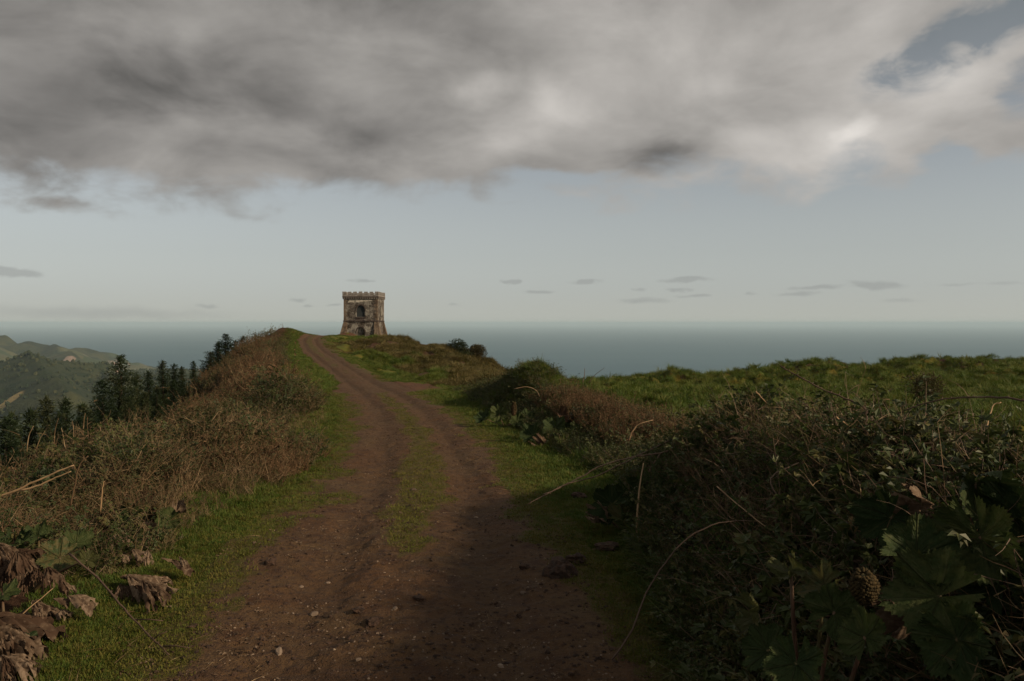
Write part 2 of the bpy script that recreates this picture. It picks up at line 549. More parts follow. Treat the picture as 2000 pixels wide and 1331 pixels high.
# ------------------------------------------------------------------ ground materials
def turf_mat():
    m, N = new_mat('turf')
    pos = N.n('ShaderNodeNewGeometry').outputs['Position']
    v = N.n('ShaderNodeAttribute', attribute_name='veg').outputs['Fac']
    scar_shade = N.n('ShaderNodeAttribute', attribute_name='scar_shade').outputs['Fac']
    n = N.noise(pos, 0.5, 4.0, 0.6); nf = N.noise(pos, 9.0, 4.0, 0.65); nff = N.noise(pos, 55.0, 3.0, 0.6)
    grass = N.mix(N.smooth(n, .35, .65), (.045, .066, .010), (.080, .080, .014))
    grass = N.mix(N.smooth(nf, .5, .72), grass, (.085, .082, .018))
    grass = N.mix(N.smooth(nff, .42, .25, 0.0, .7), grass, (.018, .020, .006))
    moss = N.mix(N.smooth(nf, .35, .65), (.080, .074, .011), (.105, .075, .016))
    grass = N.mix(N.smooth(N.math('ADD', N.noise(pos, 1.1, 3.0), N.math('MULTIPLY', N.math('SUBTRACT', nff, .5), .3)), .46, .62), grass, moss)
    soil = N.mix(N.smooth(N.noise(pos, 2.2, 5.0, .65), .35, .65), (.068, .032, .018), (.10, .052, .028))
    soil = N.mix(N.smooth(nff, .58, .75), soil, (.15, .105, .075))
    f = N.smooth(N.math('ADD', v, N.math('MULTIPLY', N.math('SUBTRACT', nff, .5), .55)), .35, .65)
    col = N.mix(f, soil, grass)
    col = N.mix(N.smooth(N.math('ADD', scar_shade, N.math('MULTIPLY', N.math('SUBTRACT', nf, .5), .7)), .45, .7), col, (.048, .026, .016))
    h = N.math('ADD', N.math('MULTIPLY', nf, .6), N.math('MULTIPLY', nff, .35))
    finish(N, col, .95, bump(N, h, .9, .06), .12)
    return m


def track_mat():
    m, N = new_mat('volcanic_soil')
    pos = N.n('ShaderNodeNewGeometry').outputs['Position']
    v = N.n('ShaderNodeAttribute', attribute_name='veg').outputs['Fac']
    rut = N.n('ShaderNodeAttribute', attribute_name='rut').outputs['Fac']
    big = N.noise(pos, .45, 4.0, .6); mid = N.noise(pos, 2.6, 5.0, .65); fin = N.noise(pos, 14.0, 5.0, .7); ff = N.noise(pos, 70.0, 3.0, .65)
    soil = N.mix(N.smooth(big, .35, .65), (.098, .049, .021), (.098, .060, .028))
    soil = N.mix(N.smooth(mid, .45, .68), soil, (.064, .031, .015))
    soil = N.mix(N.math('MULTIPLY', rut, .55), soil, (.076, .044, .021))
    soil = N.mix(N.smooth(fin, .47, .68, 0.0, .9), soil, (.040, .022, .014))
    vor = N.n('ShaderNodeTexVoronoi', {'Vector': pos, 'Scale': 34.0, 'Randomness': 1.0}, feature='F1')
    grav = N.math('MULTIPLY', N.smooth(vor.outputs['Distance'], .30, .12), N.smooth(N.math('ADD', N.n('ShaderNodeSeparateXYZ', {0: vor.outputs['Color']}).outputs[0], N.math('MULTIPLY', mid, .5)), .78, .92))
    soil = N.mix(N.math('MULTIPLY', grav, .5), soil, (.16, .11, .075))
    vor2 = N.n('ShaderNodeTexVoronoi', {'Vector': pos, 'Scale': 85.0, 'Randomness': 1.0}, feature='F1')
    g2 = N.math('MULTIPLY', N.smooth(vor2.outputs['Distance'], .32, .15), N.smooth(N.n('ShaderNodeSeparateXYZ', {0: vor2.outputs['Color']}).outputs[1], .62, .8))
    soil = N.mix(N.math('MULTIPLY', g2, .4), soil, (.14, .088, .055))
    moss = N.mix(N.smooth(fin, .38, .62), (.055, .054, .010), (.090, .066, .018))
    f = N.smooth(N.math('ADD', v, N.math('ADD', N.math('MULTIPLY', N.math('SUBTRACT', fin, .5), .6), N.math('MULTIPLY', N.math('SUBTRACT', ff, .5), .5))), .36, .72)
    col = N.mix(N.math('MULTIPLY', f, .72), soil, moss)
    h = N.math('ADD', N.math('MULTIPLY', fin, .8), N.math('MULTIPLY', ff, .25))
    h = N.math('ADD', h, N.math('MULTIPLY', grav, .35))
    h = N.math('ADD', h, N.math('MULTIPLY', g2, .15))
    finish(N, col, .92, bump(N, h, 1.0, .075), .2)
    return m


M_TURF = turf_mat()
M_SOIL = track_mat()


def build_ground():
    ys = [-9.0]
    while ys[-1] < 260: ys.append(ys[-1] + .0075 * (abs(ys[-1]) + 6.5) + (.03 if ys[-1] > 130 else 0))
    ys = np.array(ys)
    us = np.linspace(-1, 1, 520)
    us = 1.05 * us * (0.55 + 0.45 * us ** 2)
    U, Y = np.meshgrid(us, ys)
    X = U * (Y + 13.0) * 1.0
    X = X + np.interp(Y, [-9, 40, 100, 260], [0, 0, -10, -10])
    Z = height(X, Y)
    d = X - track_x(Y)
    tuck = (1 - sstep(HW + .5, HW + .75, np.abs(d))) * (1 - sstep(103, 106, Y)) * sstep(-7.6, -7, Y)
    Z = Z - .10 * tuck
    nr, nc = X.shape
    idx = np.arange(nr * nc).reshape(nr, nc)
    F = np.stack([idx[:-1, :-1], idx[:-1, 1:], idx[1:, 1:], idx[1:, :-1]], -1).reshape(-1, 4)
    V = np.stack([X, Y, Z], -1).reshape(-1, 3)
    v = veg(X, Y)
    sl = fbm(X * .5, Y * .35, 91, 4)
    hill = sstep(44, 60, Y) * sstep(3, 8, d)
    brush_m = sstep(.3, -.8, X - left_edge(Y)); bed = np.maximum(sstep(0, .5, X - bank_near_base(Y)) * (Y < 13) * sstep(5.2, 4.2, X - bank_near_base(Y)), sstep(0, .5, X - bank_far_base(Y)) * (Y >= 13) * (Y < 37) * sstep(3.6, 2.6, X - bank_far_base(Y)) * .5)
    scar_shade = hill * sstep(.56, .66, sl) + sstep(.62, .7, sl) * sstep(5, 9, X) * .8 + sstep(4, 6, X) * sstep(12, 16, Y) * .62 * sstep(.45, .7, np.abs(fbm(X * .9, Y * .7, 41, 3) - .5) * 2)  # bare soil patches, plus shade painted into the hollows between field tussocks
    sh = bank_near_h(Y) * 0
    me = mesh_np('ground', V, F, M_TURF, True, {'veg': v, 'scar_shade': np.maximum(scar_shade, np.maximum(.8 * brush_m, .7 * bed)) + sh})
    o = put('ground', me)
    tag(o, kind='structure', label='rough turf ground of the ridge, field and tower hill')
    return o


def track_relief(x, y, d):
    edge = sstep(HW - .35, HW + .1, np.abs(d))
    rut = np.exp(-((np.abs(d - .02) - .70) / .27) ** 2)
    wob = .55 + .9 * fbm(y * .25 + 0 * x, x * .2, 101, 2)
    z = -.06 * rut * wob
    z = z + (1 - .5 * edge) * (.075 * (fbm(x * 1.6, y * 1.1, 105, 3) - .5) + .05 * (fbm(x * 5.5, y * 4.5, 109, 3) - .5) + .022 * (fbm(x * 17, y * 15, 113, 2) - .5))
    return z, rut


def build_track():
    ys = [-7.0]
    while ys[-1] < 105: ys.append(ys[-1] + max(.03, .0042 * (ys[-1] + 2.5)))
    ys = np.array(ys)
    ds = np.linspace(-HW - .9, HW + .9, 124)
    D, Y = np.meshgrid(ds, ys)
    X = track_x(Y) + D
    base = height(X, Y)
    rel, rut = track_relief(X, Y, D)
    ed = sstep(HW + .58, HW + .88, np.abs(D))
    Z = base + rel * (1 - ed) + .004 - .12 * ed - .2 * sstep(102.5, 104.5, Y)
    nr, nc = X.shape
    idx = np.arange(nr * nc).reshape(nr, nc)
    F = np.stack([idx[:-1, :-1], idx[:-1, 1:], idx[1:, 1:], idx[1:, :-1]], -1).reshape(-1, 4)
    me = mesh_np('dirt_track', np.stack([X, Y, Z], -1).reshape(-1, 3), F, M_SOIL, True, {'veg': veg(X, Y), 'rut': rut})
    o = put('dirt_track', me)
    tag(o, kind='structure', label='rutted reddish dirt track leading up to the tower')


def ground_z(x, y):
    """surface height at a point, track relief included"""
    x = np.asarray(x, float); y = np.asarray(y, float)
    d = x - track_x(y)
    rel, _ = track_relief(x, y, d)
    ins = (1 - sstep(HW + .45, HW + .8, np.abs(d))) * (y < 103)
    return height(x, y) + rel * ins


build_ground()
build_track()


# ------------------------------------------------------------------ sea, far land
def sea_mat():
    m, N = new_mat('sea_water')
    pos = N.n('ShaderNodeNewGeometry').outputs['Position']
    st = N.n('ShaderNodeMapping', {'Vector': pos, 'Scale': (.00025, .0009, 1.0)}).outputs[0]
    n = N.noise(st, 1.0, 5.0, .6)
    col = N.mix(N.smooth(n, .35, .68), (.012, .062, .095), (.022, .080, .112))
    wv = N.noise(N.n('ShaderNodeMapping', {'Vector': pos, 'Scale': (.02, .05, .05)}).outputs[0], 1.0, 3.0, .6)
    p = N.n('ShaderNodeBsdfPrincipled', {'Base Color': col, 'Roughness': .55, 'Specular IOR Level': .35, 'Normal': bump(N, wv, .6, 6.0)})
    o = N.n('ShaderNodeOutputMaterial')
    N.link(p.outputs[0], o.inputs['Surface'])
    return m


SEA_Z = -350.0
SEA_R = 98000.0


def build_sea():
    a = np.linspace(0, 2 * np.pi, 129)[:-1]
    rs = [200, 1500, 6000, 20000, 50000, SEA_R]
    V = [(0, 0, SEA_Z)]; F3 = []; F4 = []
    for r in rs: V += [(r * math.cos(t), r * math.sin(t), SEA_Z) for t in a]
    n = len(a)
    for k in range(n): F3.append((0, 1 + k, 1 + (k + 1) % n))
    for i in range(len(rs) - 1):
        for k in range(n):
            b = 1 + i * n; c = b + n; k2 = (k + 1) % n
            F4.append((b + k, c + k, c + k2, b + k2))
    tag(put('sea', mesh_np('sea', np.array(V), [np.array(F3), np.array(F4)], sea_mat())), kind='structure', label='calm grey blue sea reaching the horizon')


build_sea()


def hill_mat():
    m, N = new_mat('wooded_hillside')
    pos = N.n('ShaderNodeNewGeometry').outputs['Position']
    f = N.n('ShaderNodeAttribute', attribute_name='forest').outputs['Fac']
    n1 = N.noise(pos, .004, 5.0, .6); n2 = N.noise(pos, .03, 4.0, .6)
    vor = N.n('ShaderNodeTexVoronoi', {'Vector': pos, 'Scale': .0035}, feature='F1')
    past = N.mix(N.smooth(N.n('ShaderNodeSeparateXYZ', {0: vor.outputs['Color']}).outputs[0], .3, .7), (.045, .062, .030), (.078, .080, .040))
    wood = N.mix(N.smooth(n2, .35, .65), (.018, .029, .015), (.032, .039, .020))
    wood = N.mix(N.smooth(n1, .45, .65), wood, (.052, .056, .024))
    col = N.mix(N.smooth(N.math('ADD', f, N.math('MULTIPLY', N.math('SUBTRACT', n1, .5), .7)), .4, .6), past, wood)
    col = N.mix(N.n('ShaderNodeAttribute', attribute_name='shaded_forest').outputs['Fac'], col, N.mix(N.smooth(n2, .35, .65), (.010, .017, .010), (.020, .028, .014)))  # valley-floor forest, its colour darkened to carry the cloud shade
    ochre = N.n('ShaderNodeAttribute', attribute_name='ochre').outputs['Fac']
    col = N.mix(N.smooth(ochre, .4, .6), col, (.26, .20, .09))
    rock = N.n('ShaderNodeAttribute', attribute_name='rock').outputs['Fac']
    col = N.mix(N.smooth(N.math('ADD', rock, N.math('MULTIPLY', N.math('SUBTRACT', n2, .5), .8)), .5, .7), col, (.20, .15, .12))
    finish(N, col, .95, bump(N, N.noise(pos, .06, 4.0, .7), .8, 12.0), .08)
    return m


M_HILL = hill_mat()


def px2w(px, py, Y): return ((px - 1000) / FPX * Y, Y, CAM_Z - (py - 631) / FPX * Y)


def ridge_field(X, Y, ridges):
    """land as the highest of several ridges; each is a polyline of (x, y, z) with a side slope"""
    out = np.full(X.shape, -1e9)
    for pts, slope, power in ridges:
        best = np.full(X.shape, -1e9)
        for (a, b) in zip(pts[:-1], pts[1:]):
            vx, vy = b[0] - a[0], b[1] - a[1]
            t = np.clip(((X - a[0]) * vx + (Y - a[1]) * vy) / (vx * vx + vy * vy), 0, 1)
            dd = np.hypot(X - a[0] - t * vx, Y - a[1] - t * vy)
            h = a[2] + t * (b[2] - a[2])
            best = np.maximum(best, h - slope * dd ** power)
        out = np.maximum(out, best)
    return out


HILL_GRID = {}


def build_hills():
    def R(lst): return [px2w(*p) for p in lst]
    near = [
        (R([(-320, 760, 2300), (-120, 745, 2250), (20, 700, 2200), (60, 686, 2200), (120, 700, 2250), (180, 700, 2300), (240, 702, 2400), (300, 712, 2500), (380, 722, 2600), (470, 735, 2700)]), .30, 1.03),
        (R([(60, 686, 2200), (110, 740, 1900), (140, 775, 1750)]), .42, 1.02),
        (R([(200, 701, 2330), (215, 735, 2050), (230, 775, 1850)]), .42, 1.02),
        (R([(300, 712, 2500), (310, 740, 2200), (320, 765, 2000)]), .42, 1.02),
        (R([(-100, 745, 2250), (-40, 775, 1950), (0, 790, 1800)]), .40, 1.02),
    ]
    far = [
        (R([(-500, 640, 5200), (-200, 640, 5200), (-60, 648, 5100), (15, 652, 5100), (50, 660, 5150), (85, 668, 5300), (110, 676, 5300), (150, 674, 5500), (195, 684, 5600), (235, 690, 5700), (252, 708, 5750), (262, 740, 5800)]), .22, 1.05),
        (R([(100, 668, 5200), (140, 690, 4300)]), .35, 1.02),
        (R([(15, 652, 5100), (-30, 690, 4200)]), .3, 1.02),
    ]
    for name, ridges, x0, x1, y0, y1, nx, ny, lab in (
            ('near_hills', near, -2700, -250, 900, 3600, 260, 240, 'wooded green hill with side spurs across the valley'),
            ('far_hills', far, -6500, -2000, 3500, 7500, 220, 170, 'pale far hills ending in a headland at the sea')):
        X, Y = np.meshgrid(np.linspace(x0, x1, nx), np.linspace(y0, y1, ny))
        Z = ridge_field(X, Y, ridges)
        s = 1 if name == 'near_hills' else 1.6
        wob = (fbm(X / (420 * s), Y / (420 * s), 131, 5) - .5)
        gul = np.abs(fbm(X / (260 * s), Y / (260 * s), 137, 4) - .5) * 2
        floor = -205 - 60 * sstep(1500, 1000, Y) + 25 * (fbm(X / 500, Y / 500, 141, 3) - .5) if name == 'near_hills' else SEA_Z - 20
        Z = Z + 50 * s * wob - 30 * s * (gul - .25)*0 - 38 * s * (1 - gul) ** 3 + 16 * s * (fbm(X / (85 * s), Y / (85 * s), 145, 3) - .5)
        Z = np.maximum(Z, floor + 10 * wob)
        if name == 'near_hills':
            Z = np.where((X > -700) & (Y > 2600), np.minimum(Z, SEA_Z - 20 + 900 * 0 + Z * 0 + np.maximum(0, 2900 - Y) * .5), Z)
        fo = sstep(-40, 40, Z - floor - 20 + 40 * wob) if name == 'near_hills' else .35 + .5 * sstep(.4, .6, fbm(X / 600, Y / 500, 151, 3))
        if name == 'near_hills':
            fo = np.maximum(.45 * fo + .55, 0); plan = (1 - sstep(8, 45, Z - floor + 30 * wob))  # mask of the low wooded floor where cloud shade is painted in
        och = np.exp(-(((X + 1180) / 48) ** 2 + ((Y - 1840) / 60) ** 2)) if name == 'near_hills' else 0 * X
        gx = np.gradient(Z, axis=1) / ((x1 - x0) / nx); gy = np.gradient(Z, axis=0) / ((y1 - y0) / ny)
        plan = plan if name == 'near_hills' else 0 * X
        rock = sstep(.9, 1.4, np.hypot(gx, gy)) if name == 'near_hills' else sstep(.45, .8, np.hypot(gx, gy)) * sstep(-2900, -2600, X)
        idx = np.arange(nx * ny).reshape(ny, nx)
        F = np.stack([idx[:-1, :-1], idx[:-1, 1:], idx[1:, 1:], idx[1:, :-1]], -1).reshape(-1, 4)
        if name == 'near_hills': HILL_GRID.update(X=X, Y=Y, Z=Z, wood=fo, plan=plan)
        o = put('hills', mesh_np(name, np.stack([X, Y, Z], -1).reshape(-1, 3), F, M_HILL, True, {'forest': fo, 'ochre': och, 'rock': rock, 'shaded_forest': plan}))
        tag(o, kind='structure', label=lab)
    # coastal slope below the ridge, ahead and to the right
    X, Y = np.meshgrid(np.linspace(-500, 900, 160), np.linspace(150, 2600, 160))
    Z = -14 - .100 * (Y - 150) - .02 * np.maximum(0, X - 300) * 0 - 60 * sstep(0, -400, X)
    Z = Z + 6.5 * np.exp(-(((X - 62) / 42) ** 2 + ((Y - 320) / 60) ** 2))
    Z = Z + 10 * (fbm(X / 160, Y / 160, 161, 4) - .5) * sstep(150, 300, Y) - .1 * np.maximum(0, Y - 1500)
    idx = np.arange(160 * 160).reshape(160, 160)
    F = np.stack([idx[:-1, :-1], idx[:-1, 1:], idx[1:, 1:], idx[1:, :-1]], -1).reshape(-1, 4)
    o = put('coast_land', mesh_np('coast_land', np.stack([X, Y, Z], -1).reshape(-1, 3), F, M_HILL, True,
                                  {'forest': fbm(X / 200, Y / 200, 171, 3), 'ochre': 0 * X, 'rock': 0 * X}))
    tag(o, kind='structure', label='coastal slope falling away behind the ridge')


build_hills()


# ------------------------------------------------------------------ evening haze over sea and hills
def build_haze():
    mb = MB()
    mb.box(-100000, 100000, -100000, 100000, SEA_Z - 1.0, HAZE_TOP)
    m = bpy.data.materials.new('haze_air')
    m.use_nodes = True
    N = NT(m.node_tree)
    vol = N.n('ShaderNodeVolumePrincipled', {'Color': HAZE_COLOR + (1.0,), 'Density': HAZE_DENSITY, 'Anisotropy': 0.0})
    o = N.n('ShaderNodeOutputMaterial')
    N.link(vol.outputs[0], o.inputs['Volume'])
    tag(mb.build('haze', m), kind='stuff', label='thin pale evening haze over the sea and hills')


HAZE_TOP = 40.0
HAZE_DENSITY = 3.7e-5
HAZE_COLOR = (.58, .74, .84)
build_haze()


# ------------------------------------------------------------------ the tower
def stone_mat(name, a, b, c, plaster=None, bscale=1.0):
    m, N = new_mat(name)
    pos = N.n('ShaderNodeTexCoord').outputs['Object']
    n = N.noise(pos, 1.3, 5.0, .65); f = N.noise(pos, 7.0, 4.0, .7)
    vor = N.n('ShaderNodeTexVoronoi', {'Vector': N.n('ShaderNodeMapping', {'Vector': pos, 'Scale': (1, 1, 1.5)}).outputs[0], 'Scale': 4.2}, feature='F1')
    rnd = N.n('ShaderNodeSeparateXYZ', {0: vor.outputs['Color']}).outputs[0]
    col = N.mix(N.smooth(rnd, .15, .85), a, b)
    col = N.mix(N.smooth(n, .50, .62), col, c)
    if plaster is not None:
        pn = N.noise(N.vmath('ADD', pos, (4.3, 1.1, 2.2)), .95, 5.0, .6)
        pf = N.math('ADD', pn, N.math('MULTIPLY', N.math('SUBTRACT', f, .5), .35))
        col = N.mix(N.smooth(pf, .49, .57), col, plaster)
        zz = N.n('ShaderNodeSeparateXYZ', {0: pos}).outputs[2]
        streak = N.noise(N.n('ShaderNodeMapping', {'Vector': pos, 'Scale': (3.0, 3.0, .35)}).outputs[0], 1.0, 4.0, .6)
        col = N.mix(N.math('MULTIPLY', N.smooth(streak, .52, .68), .6), col, (.060, .050, .038))
    col = N.mix(N.smooth(f, .56, .74), col, (.055, .046, .034))
    finish(N, col, .95, bump(N, N.math('ADD', f, N.math('MULTIPLY', vor.outputs['Distance'], -.8)), .8, .06 * bscale), .1)
    return m


M_RUBBLE = stone_mat('rubble_masonry', (.072, .062, .053), (.118, .104, .088), (.046, .037, .029), (.23, .215, .185))
M_STONE = stone_mat('loose_rubble', (.078, .066, .056), (.16, .142, .12), (.050, .039, .031), (.21, .19, .16))
M_BASALT = stone_mat('dark_basalt', (.055, .042, .038), (.085, .068, .060), (.05, .040, .036))
M_ASHLAR = stone_mat('pale_cut_stone', (.17, .158, .145), (.23, .21, .192), (.13, .115, .098))
M_QUOIN = stone_mat('brown_corner_stone', (.115, .085, .062), (.155, .118, .084), (.070, .052, .038))
M_PLASTER, _N = new_mat('old_lime_plaster')
_p = _N.n('ShaderNodeTexCoord').outputs['Object']
finish(_N, _N.mix(_N.smooth(_N.noise(_p, 3.0, 5.0, .7), .4, .65), (.44, .41, .34), (.28, .245, .20)), .95, bump(_N, _N.noise(_p, 14.0, 4.0), .5, .03), .1)
M_BOARD, _N = new_mat('grey_shutter_board')
finish(_N, (.022, .026, .027), .8)
M_IRON, _N = new_mat('weathered_iron')
finish(_N, (.06, .05, .045), .7)


def arch_profile(w, z0, zs, z1, n=8):
    """outline of an opening: straight sides to zs, then a slightly pointed arch up to z1"""
    pts = [(-w, z0), (w, z0), (w, zs)]
    for k in range(1, n):
        t = k / n * math.pi / 2
        pts.append((w * math.cos(t) ** .92, zs + (z1 - zs) * math.sin(t)))
    pts.append((0, z1))
    for k in range(n - 1, 0, -1):
        t = k / n * math.pi / 2
        pts.append((-w * math.cos(t) ** .92, zs + (z1 - zs) * math.sin(t)))
    pts.append((-w, zs))
    return pts


def prism(profile, y0, y1, M=None):
    """extrude an (x, z) outline along y"""
    n = len(profile)
    V = [(x, y0, z) for x, z in profile] + [(x, y1, z) for x, z in profile]
    if M: V = [tuple(M @ Vector(p)) for p in V]
    F = [tuple(range(n)), tuple(range(2 * n - 1, n - 1, -1))]
    F += [(k, k + n, (k + 1) % n + n, (k + 1) % n) for k in range(n)]
    return V, F


def boolean(base_me, cutters):
    o = bpy.data.objects.new('work_piece', base_me); COL.objects.link(o)
    tmp = [o]
    for c in cutters:
        co = bpy.data.objects.new('cut_piece', c); COL.objects.link(co); tmp.append(co)
        md = o.modifiers.new('b', 'BOOLEAN'); md.operation = 'DIFFERENCE'; md.object = co; md.solver = 'EXACT'
    dg = bpy.context.evaluated_depsgraph_get()
    dg.update()
    me = bpy.data.meshes.new_from_object(o.evaluated_get(dg), depsgraph=dg)
    for t in tmp: bpy.data.objects.remove(t)
    return me


def fix_normals(me):
    bm = bmesh.new(); bm.from_mesh(me); bmesh.ops.recalc_face_normals(bm, faces=bm.faces); bm.to_mesh(me); bm.free()
    return me


TOWER = (-23.15, 124.75, 0.0)


def build_tower():
    root = empty('stone_tower', TOWER, math.radians(-1.5))
    tag(root, 'square weathered stone watchtower with battlements at the top of the track', 'tower')
    H = 2.60
    Rz = [Matrix.Rotation(math.radians(a), 4, 'Z') for a in (0, 90, 180, 270)]
    # upper storey: hollow, an arched opening on each face
    mb = MB(); mb.box(-H, H, -H, H, 2.66, 5.95)
    inner = MB(); inner.box(-H + .55, H - .55, -H + .55, H - .55, 2.9, 5.7)
    cuts = [fix_normals(inner.mesh('c'))]
    for k, R in enumerate(Rz[:2]):
        w = .66 if k != 1 else .40
        c = MB(); c.add(*prism(arch_profile(w, 3.22, 4.15, 4.98), -H - .2, -H + .8, R)); cuts.append(fix_normals(c.mesh('c')))
    upper = boolean(fix_normals(mb.mesh('upper_wall', M_RUBBLE)), cuts)
    upper.materials.clear(); upper.materials.append(M_RUBBLE)
    up = put('upper_wall', upper, root)
    pn = MB(); pn.box(-.70, .70, -H + .20, -H + .26, 3.15, 5.05); pn.build('window_panel', M_BOARD, root)
    # lower storey
    mb = MB(); mb.box(-H + .06, H - .06, -H + .06, H - .06, -1.6, 2.50)
    c = MB(); c.add(*prism(arch_profile(.62, -1.4, .75, 1.62), -H - .3, -H + .75)); cuts = [fix_normals(c.mesh('c'))]
    lower = boolean(fix_normals(mb.mesh('lower_wall', M_RUBBLE)), cuts)
    lower.materials.clear(); lower.materials.append(M_RUBBLE)
    low = put('lower_wall', lower, root)
    # battered corner piers
    for sx in (-1, 1):
        for sy in (-1, 1):
            a = 1.02; t = .05; b = .78
            V = []
            for z, o in ((-1.6, b * 1.38), (2.50, t)):
                x0, x1 = sorted((sx * (H - a * .5), sx * (H + o))); y0, y1 = sorted((sy * (H - a * .5), sy * (H + o * .6)))
                V += [(x0, y0, z), (x1, y0, z), (x1, y1, z), (x0, y1, z)]
            m = MB(); m.add(V, [(0, 3, 2, 1), (4, 5, 6, 7), (0, 1, 5, 4), (1, 2, 6, 5), (2, 3, 7, 6), (3, 0, 4, 7)])
            bm = bmesh.new(); bm.from_mesh(m.mesh('p'))
            bmesh.ops.subdivide_edges(bm, edges=bm.edges[:], cuts=5, use_grid_fill=True)
            for v in bm.verts: v.co += Vector((random.uniform(-1, 1), random.uniform(-1, 1), 0)) * .018
            me = bpy.data.meshes.new('buttress'); bm.to_mesh(me); bm.free(); me.materials.append(M_QUOIN)
            put('buttress', me, root)
    # string course, ledge
    def ring(name, h0, h1, z0, z1, mat, par=root):
        m = MB()
        for R in Rz: m.box(-h1, h0, -h1, -h0, z0, z1, .004, R)
        return m.build(name, mat, par)
    ring('string_course', H - .1, H + .10, 2.50, 2.66, M_BASALT)
    ring('ledge', H - .2, H + .20, 6.22, 6.36, M_BASALT)
    ring('wall_head', H - .5, H + .03, 5.95, 6.22, M_BASALT)
    par = ring('parapet', H - .12, H + .17, 6.36, 6.58, M_ASHLAR)
    m = MB(); m.box(-H + .12, H - .12, -H + .12, H - .12, 6.05, 6.25); m.build('roof_slab', M_RUBBLE, root)
    # corbels under the ledge
    cm = MB(); cm.box(-.075, .075, -.17, .02, -.26, 0); cme = cm.mesh('corbel', M_ASHLAR)
    n = 15
    for R, a in zip(Rz, (0, 90, 180, 270)):
        for k in range(n):
            x = -H + .12 + k * (2 * H - .24) / (n - 1)
            o = put('corbel', cme, root); o.location = R @ Vector((x, -H - .03, 6.22)); o.rotation_euler = (0, 0, math.radians(a))
            o.scale = (random.uniform(.8, 1.15), 1, random.uniform(.75, 1.1))
    # merlons: seven to a side, the corner ones shared
    mm = MB(); mm.box(-.26, .26, -.145, .145, 0, .50, .012)
    mm2 = MB(); mm2.box(-.26, .26, -.145, .145, 0, .50, .016)
    mes = [mm.mesh('merlon', M_ASHLAR), mm2.mesh('merlon', M_ASHLAR)]
    cr = MB(); cr.box(-.27, .27, -.27, .27, 0, .52, .012); crm = cr.mesh('merlon', M_ASHLAR)
    L = H + .025
    for R, a in zip(Rz, (0, 90, 180, 270)):
        for k in range(7):
            x = -L + .12 + k * (2 * L - .24) / 6
            if k == 0:
                o = put('merlon', crm, root); o.location = R @ Vector((-L + .115, -L + .115, 6.58)); continue
            if k == 6: continue
            o = put('merlon', random.choice(mes), root); o.location = R @ Vector((x, -L, 6.58))
            o.rotation_euler = (0, 0, math.radians(a)); o.scale = (random.uniform(.94, 1.05), 1, random.uniform(.95, 1.04))
    # dressings round the openings
    sill = MB(); sill.box(-.86, .86, -H - .13, -H + .05, 3.06, 3.20, .006); sill.build('window_sill', M_BASALT, root)
    ap = MB(); ap.box(-.78, .78, -H - .035, -H + .02, 2.74, 3.06, .004); ap.build('window_apron', M_BASALT, root)
    def voussoirs(w, zs, z1, name, mat, y=-H - .03, z0=None, R=None):
        prof = arch_profile(w, 0, zs, z1, 6)[2:]
        prof = [p for p in prof]
        for k in range(len(prof) - 1):
            (xa, za), (xb, zb) = prof[k], prof[k + 1]
            mx, mz = (xa + xb) / 2, (za + zb) / 2
            ln = math.hypot(xb - xa, zb - za); ang = math.atan2(zb - za, xb - xa)
            b = MB(); b.box(-ln * .47, ln * .47, -.03, .09, -.17, -.0, .008)
            o = b.build(name, mat, root)
            nrm = Vector((mx, 0, mz - zs + .1)).normalized()
            o.matrix_local = (R or Matrix()) @ Matrix.Translation((mx, y, mz)) @ Matrix.Rotation(-ang, 4, 'Y')
    voussoirs(.67, 4.15, 4.99, 'arch_stone', M_BASALT)
    voussoirs(.63, .75, 1.63, 'door_arch_stone', M_BASALT, y=-H + .04)
    bk = MB(); bk.box(-.7, .7, -H + .5, -H + .62, -1.4, 1.8); bk.build('door_infill', M_RUBBLE, root)
    # remains of plaster under the corbels
    for (x0, x1, z0, z1) in ((-1.95, -.95, 5.42, 5.72), (-.75, .45, 5.48, 5.80), (.55, 1.75, 5.58, 5.82)):
        k = 26; pts = []
        for i in range(k):
            t = 2 * math.pi * i / k
            cx = math.copysign(abs(math.cos(t)) ** .45, math.cos(t)); cz = math.copysign(abs(math.sin(t)) ** .45, math.sin(t))
            pts.append(((x0 + x1) / 2 + (x1 - x0) / 2 * cx + random.uniform(-.07, .07), (z0 + z1) / 2 + (z1 - z0) / 2 * cz + random.uniform(-.06, .06)))
        b = MB(); b.add(*prism(pts, -H - .045, -H + .01)); me = fix_normals(b.mesh('plaster_patch', M_PLASTER)); put('plaster_patch', me, root)
    # rubble stones standing proud of the walls, too small to tell apart
    def stones(name, x0, x1, z0, z1, face, R, keep, parent, step=.26):
        b = MB(); z = z0
        while z < z1:
            hh = random.uniform(.15, .25); x = x0 + random.uniform(0, .2)
            while x < x1:
                ww = random.uniform(.16, .42)
                if random.random() < .62 and keep(x + ww / 2, z + hh / 2):
                    pr = random.uniform(.008, .045)
                    V = []
                    for yy, s in ((-face + .03, 1.0), (-face - pr, .78)):
                        for (qx, qz) in ((-1, -1), (0, -1.1), (1, -.9), (1.08, 0), (.95, 1), (-.1, 1.08), (-1, .95), (-1.05, .1)):
                            V.append((x + ww / 2 + qx * ww * .46 * s + random.uniform(-.012, .012), yy, z + hh / 2 + qz * hh * .46 * s + random.uniform(-.012, .012)))
                    F = [(8, 9, 10, 11, 12, 13, 14, 15)] + [(k, (k + 1) % 8, (k + 1) % 8 + 8, k + 8) for k in range(8)]
                    b.add([tuple(R @ Vector(p)) for p in V], F)
                x += ww + random.uniform(.01, .05)
            z += hh + .015
        o = put(name, fix_normals(b.mesh(name, M_STONE)), parent); o['kind'] = 'stuff'
